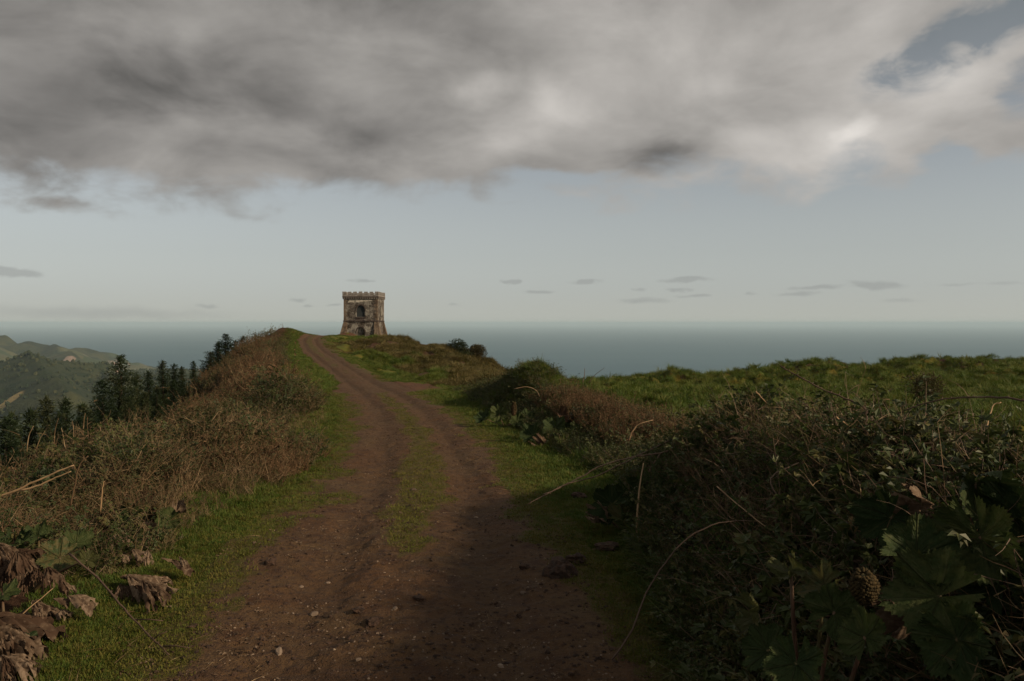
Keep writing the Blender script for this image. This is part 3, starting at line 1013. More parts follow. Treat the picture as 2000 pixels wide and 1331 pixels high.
    for k, R in enumerate(Rz):
        w = (.9, .6, 0, 0)[k]
        stones('rubble', -H + .05, H - .4, 2.72, 5.9, H, R, lambda x, z: not (abs(x) < w and 3.0 < z < 5.2), up)
        stones('rubble', -H + .55, H - .9, -.6, 2.42, H - .06, R, (lambda x, z: not (abs(x) < .85 and z < 1.85)), low)
    # squared corner stones of the upper storey, alternating long and short
    for R, a in zip(Rz, (0, 90, 180, 270)):
        z = 2.70; k = 0
        while z < 5.85:
            hh = random.uniform(.26, .34); lx, ly = ((.52, .30) if k % 2 else (.30, .52))
            b = MB(); b.box(H - lx, H + .022, -H - .022, -H + ly, z, min(z + hh - .02, 5.92), .007, R)
            b.build('corner_stone', M_QUOIN, up); z += hh; k += 1
    sp = MB(); sp.tube([(H - .1, -H + .5, 6.02), (H + .32, -H + .45, 6.03), (H + .62, -H + .42, 5.97)], [.035, .03, .022], 6); sp.build('drain_spout', M_IRON, root)


build_tower()


# ------------------------------------------------------------------ growing things too many to count
_SC_CACHE = {}


def scatter(name, pts, rot, scl, protos, label):
    """one object that carries many copies of a few small clumps (geometry nodes)"""
    n = len(pts)
    me = bpy.data.meshes.new(name)
    me.vertices.add(n)
    me.vertices.foreach_set('co', np.asarray(pts, np.float32).ravel())
    a = me.attributes.new('turn', 'FLOAT_VECTOR', 'POINT'); a.data.foreach_set('vector', np.asarray(rot, np.float32).ravel())
    a = me.attributes.new('size', 'FLOAT', 'POINT'); a.data.foreach_set('value', np.asarray(scl, np.float32).ravel())
    a = me.attributes.new('pick', 'INT', 'POINT'); a.data.foreach_set('value', rng.integers(0, len(protos), n).astype(np.int32))
    o = put(name, me)
    g = bpy.data.node_groups.new(name, 'GeometryNodeTree')
    g.interface.new_socket('Geometry', in_out='INPUT', socket_type='NodeSocketGeometry')
    g.interface.new_socket('Geometry', in_out='OUTPUT', socket_type='NodeSocketGeometry')
    N = g.nodes; L = g.links
    gi = N.new('NodeGroupInput'); go = N.new('NodeGroupOutput')
    iop = N.new('GeometryNodeInstanceOnPoints'); iop.inputs['Pick Instance'].default_value = True
    jn = N.new('GeometryNodeJoinGeometry')
    for p in protos:
        oi = N.new('GeometryNodeObjectInfo'); oi.inputs['Object'].default_value = p; oi.inputs['As Instance'].default_value = False
        gti = N.new('GeometryNodeGeometryToInstance')
        L.new(oi.outputs['Geometry'], gti.inputs[0]); L.new(gti.outputs[0], jn.inputs[0])
    def attr(nm, t):
        x = N.new('GeometryNodeInputNamedAttribute'); x.data_type = t; x.inputs['Name'].default_value = nm
        return x.outputs['Attribute']
    er = N.new('FunctionNodeEulerToRotation')
    L.new(attr('turn', 'FLOAT_VECTOR'), er.inputs[0])
    L.new(gi.outputs[0], iop.inputs['Points']); L.new(jn.outputs[0], iop.inputs['Instance'])
    L.new(attr('pick', 'INT'), iop.inputs['Instance Index'])
    L.new(er.outputs[0], iop.inputs['Rotation']); L.new(attr('size', 'FLOAT'), iop.inputs['Scale'])
    L.new(iop.outputs[0], go.inputs[0])
    md = o.modifiers.new('scatter', 'NODES'); md.node_group = g
    return tag(o, kind='stuff', label=label)


def proto(name, mb, mats, smooth=False):
    me = mb.mesh(name, None, smooth)
    for m in (mats if isinstance(mats, (list, tuple)) else [mats]): me.materials.append(m)
    if hasattr(mb, 'mi'):
        me.polygons.foreach_set('material_index', np.array(mb.mi, np.int32))
    return bpy.data.objects.new(name, me)


class PM(MB):
    """MB that keeps a material number per face"""
    def __init__(self): super().__init__(); self.mi = []; self.cur = 0

    def add(self, V, F):
        super().add(V, F); self.mi += [self.cur] * len(F)

    def tube(self, *a, **k):
        n = len(self.f); super().tube(*a, **k); self.mi += [self.cur] * (len(self.f) - n)

    def blade(self, base, ang, h, lean, w, segs=3, droop=0.35, twist=0.0):
        bx, by, bz = base
        dx, dy = math.cos(ang), math.sin(ang)
        wx, wy = -math.sin(ang + twist), math.cos(ang + twist)
        V = []
        for i in range(segs):
            t = i / segs
            r = lean * h * t ** 1.7; z = h * (t - droop * lean * t * t)
            ww = w * (1 - .75 * t ** 1.5) * .5
            V += [(bx + dx * r - wx * ww, by + dy * r - wy * ww, bz + z), (bx + dx * r + wx * ww, by + dy * r + wy * ww, bz + z)]
        V.append((bx + dx * lean * h, by + dy * lean * h, bz + h * (1 - droop * lean)))
        F = [(2 * i, 2 * i + 1, 2 * i + 3, 2 * i + 2) for i in range(segs - 1)] + [(2 * segs - 2, 2 * segs - 1, 2 * segs)]
        self.add(V, F)

    def leaf(self, base, d, L, w, fold=.25, up=None):
        d = Vector(d).normalized(); base = Vector(base)
        s = d.cross(Vector(up) if up else Vector((random.uniform(-.4, .4), random.uniform(-.4, .4), 1)))
        if s.length < 1e-3: s = Vector((1, 0, 0))
        s.normalize(); n = s.cross(d)
        m = base + d * L * .45
        self.add([base, m + s * w * .5 + n * w * fold, base + d * L - n * L * .12, m - s * w * .5 + n * w * fold], [(0, 1, 2), (0, 2, 3)])

    def twig(self, a, d, L, r, bend=.4, k=5, n=3):
        p = Vector(a); d = Vector(d).normalized(); pts = [p.copy()]; rr = [r]
        for i in range(k):
            d = (d + Vector((random.uniform(-1, 1), random.uniform(-1, 1), random.uniform(-1, .6))) * bend / k).normalized()
            p = p + d * L / k; pts.append(p.copy()); rr.append(r * (1 - .8 * (i + 1) / k))
        self.tube(pts, rr, n, False)
        return pts


R_ = random.uniform
M_LAWN = foliage_mat('short_turf_grass', (.050, .086, .010), (.074, .096, .014), (.105, .092, .020), 1.1, .3)
M_MOSS = foliage_mat('yellow_moss', (.080, .088, .012), (.105, .088, .017), (.056, .074, .010), .9, .2, .8)
M_TUSS = foliage_mat('tussock_grass', (.055, .092, .011), (.086, .110, .015), (.125, .122, .028), .25, .3)
M_STRAW = foliage_mat('bleached_grass', (.090, .080, .026), (.13, .105, .042), (.060, .066, .016), .3, .3)
M_HILLG = foliage_mat('rank_hill_grass', (.070, .064, .016), (.115, .092, .030), (.150, .112, .044), .22, .3)
M_DRY = foliage_mat('dead_stems', (.095, .057, .029), (.165, .108, .055), (.26, .185, .105), .8, .1, .8)
M_RUST = foliage_mat('rusty_bracken', (.115, .066, .033), (.165, .098, .050), (.080, .052, .026), .5, .2, .8)
M_BRLEAF = foliage_mat('dull_bramble_leaves', (.036, .042, .014), (.064, .060, .020), (.095, .066, .030), .9, .25, .6)
M_HEDGE = foliage_mat('dark_bramble_leaves', (.034, .049, .014), (.056, .070, .019), (.095, .086, .030), .8, .25, .5)
M_HGRASS = foliage_mat('shaded_hedge_grass', (.036, .064, .011), (.056, .082, .015), (.100, .096, .030), .7, .3)
M_CANE = foliage_mat('bramble_cane_bark', (.080, .050, .034), (.125, .080, .052), (.19, .13, .085), 2.0, .0, .7)
M_PALE = foliage_mat('bleached_stem', (.26, .165, .085), (.33, .225, .125), (.20, .12, .065), 2.0, .0, .7)


def grass_proto(name, mat, nb, spread, h0, h1, w, lean0, lean1, segs=2, droop=.35):
    m = PM()
    for i in range(nb):
        a = R_(0, 6.283); r = spread * math.sqrt(R_(0, 1)); a2 = a + R_(-1, 1)
        m.blade((r * math.cos(a), r * math.sin(a), -.01), a2, R_(h0, h1), R_(lean0, lean1), w * R_(.7, 1.3), segs, droop, R_(-.6, .6))
    return proto(name, m, mat)


def stalk_proto(name, mats, ns, spread, h0, h1, r, leaves=3, lean=.35):
    m = PM()
    for i in range(ns):
        a = R_(0, 6.283); q = spread * math.sqrt(R_(0, 1)); h = R_(h0, h1)
        m.cur = 0
        d = Vector((math.cos(a) * R_(0, lean) + R_(-.2, .2), math.sin(a) * R_(0, lean) + R_(-.2, .2), 1))
        pts = m.twig((q * math.cos(a), q * math.sin(a), -.05), d, h, r, .5, 4)
        for k in range(random.randint(1, 4)):
            p = random.choice(pts[1:])
            m.cur = 0
            sp = m.twig(p, d + Vector((R_(-1, 1), R_(-1, 1), R_(-.3, .4))), h * R_(.15, .38), r * .6, .6, 3)
            m.cur = 1
            for j in range(leaves):
                m.leaf(random.choice(sp), (R_(-1, 1), R_(-1, 1), R_(-.7, .4)), R_(.035, .085), R_(.016, .04))
    return proto(name, m, mats)


def bramble_proto(name, mats, nt, L, nl, leafL, r=.0035):
    m = PM()
    for i in range(nt):
        a = R_(0, 6.283); m.cur = 0
        pts = m.twig((R_(-.06, .06), R_(-.06, .06), -.05), (math.cos(a), math.sin(a), R_(.2, 1.3)), L * R_(.6, 1.2), r, .9, 6)
        m.cur = 1
        for j in range(nl):
            p = pts[random.randint(1, 6)] + Vector((R_(-1, 1), R_(-1, 1), R_(-1, 1))) * .02
            az = R_(0, 6.283)
            for q in (-.7, 0, .7):             # leaflets in threes
                m.leaf(p, (math.cos(az + q), math.sin(az + q), R_(-.5, .35)), leafL * R_(.7, 1.2), leafL * R_(.45, .65), .18)
    return proto(name, m, mats)


def twig_proto(name, mat, nt, L, r):
    m = PM()
    for i in range(nt):
        a = R_(0, 6.283)
        pts = m.twig((R_(-.1, .1), R_(-.1, .1), -.05), (math.cos(a) * R_(.2, 1), math.sin(a) * R_(.2, 1), R_(.3, 1.1)), L * R_(.6, 1.3), r, .8, 6)
        for k in range(3):
            m.twig(random.choice(pts[2:]), (R_(-1, 1), R_(-1, 1), R_(-.2, .8)), L * R_(.12, .35), r * .55, .8, 3)
    return proto(name, m, mat)


LAWN = [grass_proto('turf_tuft', M_LAWN, 34, .09, .02, .055, .006, .2, 1.1) for _ in range(4)]
MOSS = [grass_proto('moss_tuft', M_MOSS, 30, .08, .008, .024, .006, .3, 1.2) for _ in range(3)]
TUSS = [grass_proto('tussock', M_TUSS, 60, .16, .10, .30, .013, .4, 1.3, 3, .5) for _ in range(4)]
STRAW = [grass_proto('straw_tuft', M_STRAW, 40, .12, .12, .36, .009, .4, 1.3, 3, .5) for _ in range(3)]
HILLG = [grass_proto('hill_tuft', M_HILLG, 60, .22, .10, .28, .018, .5, 1.4, 3, .55) for _ in range(4)]
DRYS = [stalk_proto('dry_stalks', [M_DRY, M_BRLEAF], 10, .16, .25, .80, .0058, 4) for _ in range(5)]
RUST = [stalk_proto('bracken_stalks', [M_RUST, M_RUST], 16, .24, .30, .85, .0085, 5, .7) for _ in range(4)]
BRAM = [bramble_proto('bramble_sprays', [M_DRY, M_BRLEAF], 6, .38, 9, .034) for _ in range(5)]
HBRAM = [bramble_proto('hedge_bramble', [M_CANE, M_HEDGE], 6, .36, 10, .036) for _ in range(5)]
HGRASS = [grass_proto('hedge_grass', M_HGRASS, 46, .13, .10, .32, .006, .5, 1.5, 3, .6) for _ in range(4)]
BIGLEAF = [bramble_proto('broad_leaf_scrub', [M_CANE, M_HEDGE], 5, .34, 6, .054) for _ in range(3)]
SMALLEAF = [bramble_proto('small_leaf_scrub', [M_CANE, M_HGRASS], 7, .30, 16, .018, .0025) for _ in range(3)]
HTWIG = [twig_proto('bare_twigs', M_CANE, 6, .5, .0038) for _ in range(4)]
DTWIG = [twig_proto('dead_twigs', M_DRY, 7, .48, .0042) for _ in range(4)]


def sample(n, y0, y1, lo, hi, dens):
    g = np.linspace(y0, y1, 1200)
    w = np.maximum(hi(g) - lo(g), 0) * dens(g)
    c = np.concatenate([[0], np.cumsum((w[1:] + w[:-1]) / 2)]); c /= c[-1]
    y = np.interp(rng.random(n), c, g)
    x = lo(y) + (hi(y) - lo(y)) * rng.random(n)
    return x, y


def eul(n, tilt=.25, lx=0.0, ly=0.0):
    return np.stack([rng.normal(ly, tilt, n), rng.normal(lx, tilt, n), rng.uniform(0, 6.283, n)], -1)


def place(name, x, y, scl, protos, label, tilt=.2, dz=0.0):
    z = ground_z(x, y) + dz
    return scatter(name, np.stack([x, y, z], -1), eul(len(x), tilt), scl, protos, label)


near = lambda y: 1 / (np.abs(y) + 3.0) ** 1.9


def plant_everything():
    # turf of the two verges and the middle of the track
    x, y = sample(26000, 2.0, 62, lambda y: left_edge(y) - .9, lambda y: track_x(y) - HW + .35, near)
    x2, y2 = sample(34000, 2.0, 46, lambda y: track_x(y) + HW - .4, lambda y: np.maximum(bank_near_base(y) * (y < 13) + bank_far_base(y) * (y >= 13) + .9, track_x(y) + HW + .8), near)
    x = np.concatenate([x, x2]); y = np.concatenate([y, y2])
    v = veg(x, y); d = np.abs(x - track_x(y)) - HW
    k = rng.random(len(x)) < sstep(.45, .95, v) * np.clip(.30 + .8 * d, .15, 1)
    x, y, d = x[k], y[k], d[k]
    s = (.55 + .45 * sstep(7, 12, y)) * (.40 + .75 * sstep(.2, 1.2, d) + .4 * fbm(x * 2, y * 2, 201, 2)) * (1 + y * .016)
    place('verge_grass', x, y, s * rng.uniform(.7, 1.3, len(x)), LAWN, 'short green turf on the verges of the track')
    x, y = sample(46000, 2.5, 50, lambda y: track_x(y) - HW - 1.2, lambda y: track_x(y) + HW + 1.0, near)
    k = rng.random(len(x)) < .9 * sstep(.5, .95, veg(x, y))
    x, y = x[k], y[k]
    place('track_moss', x, y, rng.uniform(.7, 1.5, len(x)) * (1 + y * .02), MOSS, 'yellowish moss and short grass on the track and its edges')

    # brown brush on the left bank
    lo = lambda y: track_x(y) - 12.0 - .02 * y
    hi = lambda y: left_edge(y)
    CLEAR = [(-2.9, 6.9, .75), (-3.2, 5.6, .9), (-3.9, 6.5, .8), (-3.2, 7.6, .45)]
    def brush(n, y0=3.0, y1=98, hi_=hi, lo_=lo, p=1.45):
        x, y = sample(n, y0, y1, lo_, hi_, lambda y: 1 / (y + 3.0) ** p)
        cl = np.ones(len(x), bool)
        for cx, cy, cr in CLEAR: cl &= np.hypot(x - cx, y - cy) > cr
        x = x[cl]; y = y[cl]
        inn = hi(y) - x
        hgt = .35 + .65 * sstep(0, 1.6, inn)
        hgt = hgt * np.interp(y, [0, 6, 10, 14, 20, 30, 37, 42, 55, 70, 90, 100], [.4, .45, .55, .66, .85, 1.05, 1.0, .5, .6, .7, .75, .6])
        hgt = hgt * (.25 + 1.5 * sstep(.25, .8, fbm(x * .42, y * .28, 61, 3)))
        return x, y, hgt, inn
    def patch(x, y): return fbm(x * .40 + 3, y * .26, 221, 3) + .10 * (fbm(x * 1.7, y * 1.3, 223, 2) - .5)
    x, y, h, inn = brush(8500)
    k = patch(x, y) > .495
    place('dry_brush', x[k], y[k], h[k] * rng.uniform(.7, 1.35, k.sum()) * (1 + y[k] * .005), DRYS, 'tangle of dead brown stems covering the left bank', .3)
    x, y, h, inn = brush(5500, 8, 98)
    k = (fbm(x * .3 + 5, y * .2, 225, 3) + .16 * sstep(14, 9, y) * sstep(4, 6, inn) - .10 * sstep(14, 18, y) * sstep(44, 40, y) + .05 * sstep(50, 70, y)) > .555
    place('rusty_bracken', x[k], y[k], h[k] * rng.uniform(.7, 1.2, k.sum()) * (1 + y[k] * .005), RUST, 'rust brown dead bracken on the left bank', .35)
    x, y, h, inn = brush(21000, 3, 98)
    p = patch(x, y); k = (p < .53) & (p > .40)
    place('bramble_brush', x[k], y[k], (.5 + .5 * h[k]) * rng.uniform(.7, 1.5, k.sum()) * (1 + y[k] * .009), BRAM, 'olive leaved brambles woven through the left bank', .45, .55 * h[k] * rng.random(k.sum()))
    x, y, h, inn = brush(17000, 3, 98)
    k = patch(x, y) < .43
    place('green_brush', x[k], y[k], (.6 + .5 * h[k]) * rng.uniform(.7, 1.5, k.sum()) * (1 + y[k] * .009), HBRAM + [BIGLEAF[0]], 'dark green scrub in patches on the left bank', .5, .6 * h[k] * rng.random(k.sum()))
    x, y, h, inn = brush(4200, 3, 60)
    place('dead_twig_tangle', x, y, (.4 + .7 * h) * rng.uniform(.6, 1.4, len(x)), DTWIG, 'bare dead twigs sticking out of the left bank', .45, .3 * h)
    x, y, h, inn = brush(5200, 3.0, 70)
    k = fbm(x * .6 + 2, y * .5, 233, 3) > .52
    place('brush_grass', x[k], y[k], rng.uniform(.4, 1.0, k.sum()) * (.6 + .4 * h[k]), HGRASS + STRAW[:2], 'grass growing up through the left bank', .35)

    # near hedge bank on the right
    lo = lambda y: bank_near_base(y) + .15
    hi = lambda y: bank_near_base(y) + 4.6
    dn = lambda y: 1 / (y + 2.0) ** 1.1
    def hedge(n, y0=1.6, y1=13.0, hi_=hi):
        x, y = sample(n, y0, y1, lo, hi_, dn)
        t = x - bank_near_base(y)
        hh = (.4 + .6 * sstep(0, .9, t)) * np.interp(y, [0, 9, 11, 13], [1, 1, .8, .45])
        return x, y, t, hh
    x, y, t, h = hedge(13000)
    n = fbm(x * 1.1, y * .9, 243, 3)
    lum = .35 + 1.1 * fbm(x * .8 + 4, y * .7, 247, 3)
    z0 = ground_z(x, y)
    rot = eul(len(x), .5); rot[:, 1] -= .5 * (1 - sstep(.6, 1.6, t))
    P = np.stack([x, y, z0 + .62 * h * lum * rng.random(len(x)) ** 1.3], -1); S = (.6 + .45 * h) * rng.uniform(.6, 1.45, len(x))
    for nm, k, pr, lab in (('hedge_brambles', (n > .42) & (n < .60), HBRAM, 'dark green brambles covering the hedge bank on the right'),
                           ('broad_leaf_scrub', (n <= .44) & (rng.random(len(x)) < .7), BIGLEAF, 'broad leaved scrub in patches on the hedge bank'),
                           ('small_leaf_scrub', n >= .56, SMALLEAF + [HBRAM[0]], 'fine leaved scrub in patches on the hedge bank')):
        scatter(nm, P[k], rot[k], S[k], pr, lab)
    x, y, t, h = hedge(9000)
    k = fbm(x * .9, y * .9, 241, 3) + .25 * (sstep(.7, .0, t)) > .47
    place('hedge_grass', x[k], y[k], rng.uniform(.6, 1.5, k.sum()), HGRASS, 'long grass hanging from the hedge bank on the right', .5)
    x, y, t, h = hedge(2600)
    place('hedge_twigs', x, y, rng.uniform(.6, 1.3, len(x)) * h, HTWIG + DTWIG, 'thin bare twigs standing out of the hedge on the right', .5, .3 * h)
    x, y = sample(5200, 3, 12, lambda y: bank_near_base(y) + 1.2, lambda y: bank_near_base(y) + 3.6, dn)
    place('hedge_straw', x, y, rng.uniform(.7, 1.5, len(x)), STRAW, 'bleached grass along the top of the hedge bank', .35, .28)
    x, y, t, h = hedge(1500, 2.0, 12)
    place('hedge_dead_stems', x, y, rng.uniform(.35, .75, len(x)) * h, DRYS, 'dead brown stems among the hedge brambles', .6, .3 * h)

    # far hedge bank with its hummock
    lo = lambda y: bank_far_base(y) - .05
    hi = lambda y: bank_far_base(y) + 3.4
    x, y = sample(5200, 13.0, 37, lo, hi, lambda y: 1 / (y + 2.0) ** 1.2)
    t = x - bank_far_base(y)
    hum = np.exp(-((y - 26.2) / 2.4) ** 2) * sstep(.6, 1.2, t)
    k = rng.random(len(x)) > 1.0 * hum
    k &= fbm(x * .6, y * .5, 251, 3) > .36
    place('bank_brambles', x[k], y[k], rng.uniform(.8, 1.4, k.sum()) * (.7 + .2 * sstep(0, 1, t[k])), HBRAM, 'dark brambles on the bank beyond the verge', .45, .18 * rng.random(k.sum()))
    x, y = sample(5200, 13.0, 38, lo, hi, lambda y: 1 / (y + 2.0) ** 1.2)
    place('bank_grass', x, y, rng.uniform(.6, 1.1, len(x)), HGRASS + TUSS[:2], 'long grass draped over the bank and its round hummock', .4)
    x, y = sample(1500, 15.0, 25, lambda y: bank_far_base(y) + .8, lambda y: bank_far_base(y) + 3.2, lambda y: near(y) * (y < 22.5))
    place('bank_bracken', x, y, rng.uniform(.35, .7, len(x)), RUST + DRYS, 'brown dead stems on top of the far bank', .4)
    x, y = sample(900, 11.0, 20, lambda y: bank_far_base(y) + 1.5, lambda y: bank_far_base(y) + 5.0, near)
    place('gap_stems', x, y, rng.uniform(.4, .8, len(x)), DRYS, 'brown stems in the gap between the two banks', .45)

    # field on the right
    x, y = sample(30000, 8, 66, lambda y: np.maximum(bank_far_base(np.maximum(y, 13)) + 2.6, np.where(y < 14, 4.6, 1.4)), lambda y: 8 + .80 * y, lambda y: 1 / (y + 4.0) ** .9)
    tus = 1 - np.abs(fbm(x * .9, y * .7, 41, 3) - .5) * 2
    place('field_grass', x, y, (.28 + .70 * sstep(.55, .95, tus)) * rng.uniform(.7, 1.3, len(x)) * (1 + .006 * y), TUSS, 'tussocky green pasture on the right', .3)

    # hill below the tower
    x, y = sample(38000, 42, 126, lambda y: track_x(y) + HW + .1, lambda y: track_x(y) + HW + np.interp(y, [42, 60, 80, 100, 126], [9, 17, 20, 24, 14]), lambda y: 1 / (y + 10.0) ** .6)
    v = veg(x, y)
    k = (v > .6) & (fbm(x * .5, y * .35, 91, 4) < .60)
    x, y = x[k], y[k]
    off = x - track_x(y) - HW
    s = (.35 + 1.0 * sstep(.5, 6, off)) * (.6 + .8 * fbm(x * .35, y * .22, 21, 4))
    green = fbm(x * .12, y * .10, 261, 3) + .25 * (1 - sstep(3, 9, off)) > .68
    place('hill_green_grass', x[green], y[green], s[green] * rng.uniform(.8, 1.4, green.sum()), TUSS, 'green grass low on the slope under the tower', .3)
    g = ~green
    place('hill_grass', x[g], y[g], s[g] * rng.uniform(.8, 1.5, g.sum()), HILLG, 'rank yellowish grass on the slope under the tower', .35)
    # grass on the left of the track and at the crest
    x, y = sample(9000, 36, 108, lambda y: left_edge(y) - 1.0, lambda y: track_x(y) - HW + .1, lambda y: 1 / (y + 10.0) ** .6)
    k = veg(x, y) > .6
    place('upper_verge_grass', x[k], y[k], rng.uniform(.35, .8, k.sum()), TUSS, 'green grass beside the upper part of the track', .3)


plant_everything()


# ------------------------------------------------------------------ conifers on the slope to the left
M_NEEDLE = foliage_mat('cedar_foliage', (.014, .026, .010), (.026, .039, .014), (.040, .046, .018), .5, .15, .7, .2, 1.5)
M_BARK, _N = new_mat('cedar_bark')
finish(_N, _N.mix(_N.smooth(_N.noise(_N.n('ShaderNodeTexCoord').outputs['Object'], 6.0, 4.0), .4, .6), (.035, .024, .017), (.060, .042, .030)), .95)


def conifer_meshes(seed, H, R, bare):
    random.seed(seed)
    t = MB()
    lean = (R_(-.02, .02), R_(-.02, .02))
    t.tube([(lean[0] * z, lean[1] * z, z) for z in np.linspace(-.8, H * .86, 9)], [.028 * H * (1 - i / 9.5) + .01 for i in range(9)], 7)
    m = PM()
    z = H * bare
    lumps = [random.uniform(.72, 1.15) for _ in range(40)]
    while z < H * .995:
        f = (z - H * bare) / (H * (1 - bare))
        L0 = R * min(1.0, .55 + f * 3.0) * (1 - f) ** .72 + .10
        nb = 4 if f < .85 else 3
        a0 = R_(0, 6.28)
        for b in range(nb):
            a = a0 + 6.283 * b / nb + R_(-.5, .5)
            L = L0 * lumps[int((a * 3 + z * 1.7)) % 40] * R_(.75, 1.15)
            d = Vector((math.cos(a), math.sin(a), R_(-.12, .25)))
            base = Vector((lean[0] * z, lean[1] * z, z))
            nc = max(2, int(L / .15))
            for c in range(nc):
                s = (c + .25) / nc
                p = base + d * L * s + Vector((0, 0, -.22 * L * s + .30 * L * s ** 3))
                for q in range(12):
                    dd = d * R_(.3, 1.2) + Vector((R_(-.8, .8), R_(-.8, .8), R_(-.3, .9)))
                    m.leaf(p + Vector((R_(-.10, .10), R_(-.10, .10), R_(-.09, .09))), dd, R_(.08, .21), R_(.035, .075), .2)
        z += R_(.10, .17)
    for q in range(10):
        m.leaf((lean[0] * H, lean[1] * H, H * .97), (R_(-.3, .3), R_(-.3, .3), 1), R_(.15, .35), .06)
    return t.mesh('trunk', M_BARK, True), m.mesh('crown', M_NEEDLE)


TREE_KINDS = [(conifer_meshes(300 + i, h, r, b), h) for i, (h, r, b) in enumerate([(7.0, 2.3, .06), (6.0, 1.15, .08), (5.5, 1.0, .10), (6.5, 1.45, .07), (4.5, .85, .05)])]


def conifers():
    spec = [  # px, py of the tip, distance, kind, label
        (237, 697, 54, 0, 'tallest and broadest dark conifer on the left slope, in front of the near hill'),
        (207, 742, 51, 3, 'dark conifer leaning against the left side of the broadest conifer'),
        (268, 731, 56, 1, 'slim conifer just right of the broadest conifer'),
        (291, 727, 60, 2, 'narrow conifer between the broadest conifer and the pair with twin tips'),
        (320, 705, 62, 1, 'left one of the two tall pointed conifers with twin tips against the hill'),
        (337, 711, 65, 3, 'right one of the two tall pointed conifers with twin tips against the hill'),
        (357, 717, 70, 2, 'small conifer right of the twin tipped pair, under the sea line'),
        (379, 707, 74, 4, 'lone short conifer standing out of the brown brush against the sea'),
        (441, 654, 112, 0, 'pointed conifer rising highest over the ridge against the sea'),
        (424, 670, 108, 1, 'bushy conifer leaning left beside the highest one on the ridge'),
        (459, 665, 114, 3, 'rounded conifer on the right shoulder of the highest one on the ridge'),
        (477, 657, 116, 1, 'small open conifer standing alone nearest the tower track'),
        (409, 688, 104, 3, 'low conifer at the foot of the ridge group, half in the brush'),
        (86, 779, 45, 2, 'left one of the two slender conifers over the dark valley'),
        (131, 778, 47, 1, 'right one of the two slender conifers over the dark valley'),
        (161, 793, 48, 4, 'small conifer right of the two slender conifers'),
        (60, 806, 42, 4, 'short conifer just left of the two slender conifers'),
        (27, 812, 41, 4, 'small pointed conifer near the left margin'),
        (2, 816, 39, 3, 'bushy dark conifer cut by the left margin'),
        (108, 806, 41, 3, 'broad low conifer between the two slender ones'),
        (183, 802, 46, 3, 'low dense conifer at the left foot of the broadest one'),
        (249, 775, 46, 3, 'low dense conifer in front of the broadest one'),
        (306, 756, 55, 1, 'shaded conifer below the twin tipped pair, close to the brush'),
        (222, 800, 42, 2, 'short conifer in front of the broadest one, its foot in the brush'),
        (150, 820, 38, 4, 'young conifer peeping over the dry grass on the left'),
        (340, 745, 58, 4, 'short conifer at the right end of the slope group, in the brush'),
        (283, 770, 50, 4, 'young conifer at the edge of the brush below the slim ones'),
    ]
    first = {}
    for i, (px, py, Y, k, lab) in enumerate(spec):
        X, _, Zt = px2w(px, py, Y)
        g = float(height(X, Y, False)) - .2
        (tm, cm), h = TREE_KINDS[k]
        s = max(.35, (Zt - g) / h)
        if k not in first:
            root = empty('conifer', (X, Y, g)); put('trunk', tm, root); put('crown', cm, root); first[k] = root
        else:
            src = first[k]; root = src.copy(); COL.objects.link(root); root.location = (X, Y, g)
            for ch in list(src.children):
                c = ch.copy(); COL.objects.link(c); c.parent = root
        w = min(1.25, max(.8, 1.15 / max(s, .5) ** .35))
        if Y > 100: w *= 1.5
        root.scale = (s * w, s * w, s)
        root.rotation_euler = (0, 0, R_(0, 6.28))
        tag(root, lab, 'conifer', 'conifers on the slope left of the track')


conifers()


# ------------------------------------------------------------------ bushes
M_BUSH = foliage_mat('dark_bush_leaves', (.022, .034, .012), (.038, .048, .016), (.065, .060, .022), .9, .2, .6)
M_BUSHB = foliage_mat('brown_green_bush_leaves', (.045, .042, .016), (.070, .056, .022), (.095, .066, .030), .9, .2, .6)


def bush(px, py_top, Y, w, lab, mat=M_BUSH, n=1500, depth=None, sink=.0, leaf=.13, squash=1.0):
    X, _, Zt = px2w(px, py_top, Y)
    H = w * squash
    g = min(float(height(X, Y)) - .1, Zt - H)
    H = Zt - g
    root = empty('bush', (X, Y, g))
    st = PM()
    for i in range(9):
        a = R_(0, 6.28); st.twig((R_(-.1, .1), R_(-.1, .1), -.1), (math.cos(a), math.sin(a), 1.4), H * .75, .03, .5, 5, 5)
    st.build('stem', M_CANE, root)
    m = PM(); lob = [(R_(-.55, .55) * w * .6, R_(-.5, .5) * w * .5, H - w * R_(.35, .62), w * R_(.24, .38)) for _ in range(9)] + [(0, 0, H - w * .42, w * .42)]
    for i in range(n):
        cx, cy, cz, r = random.choice(lob)
        d = Vector((random.gauss(0, 1), random.gauss(0, 1), random.gauss(0, 1))).normalized()
        rr = r * R_(.55, 1.08) ** .6
        p = Vector((cx, cy, cz)) + Vector((d.x, d.y, d.z * .85)) * rr
        if p.z < -.1: p.z = R_(0, .3)
        m.leaf(p, d + Vector((R_(-.9, .9), R_(-.9, .9), R_(-.4, .8))), leaf * R_(.6, 1.3), leaf * R_(.4, .7), .2)
    m.build('foliage', mat, root)
    tag(root, lab, 'bush')


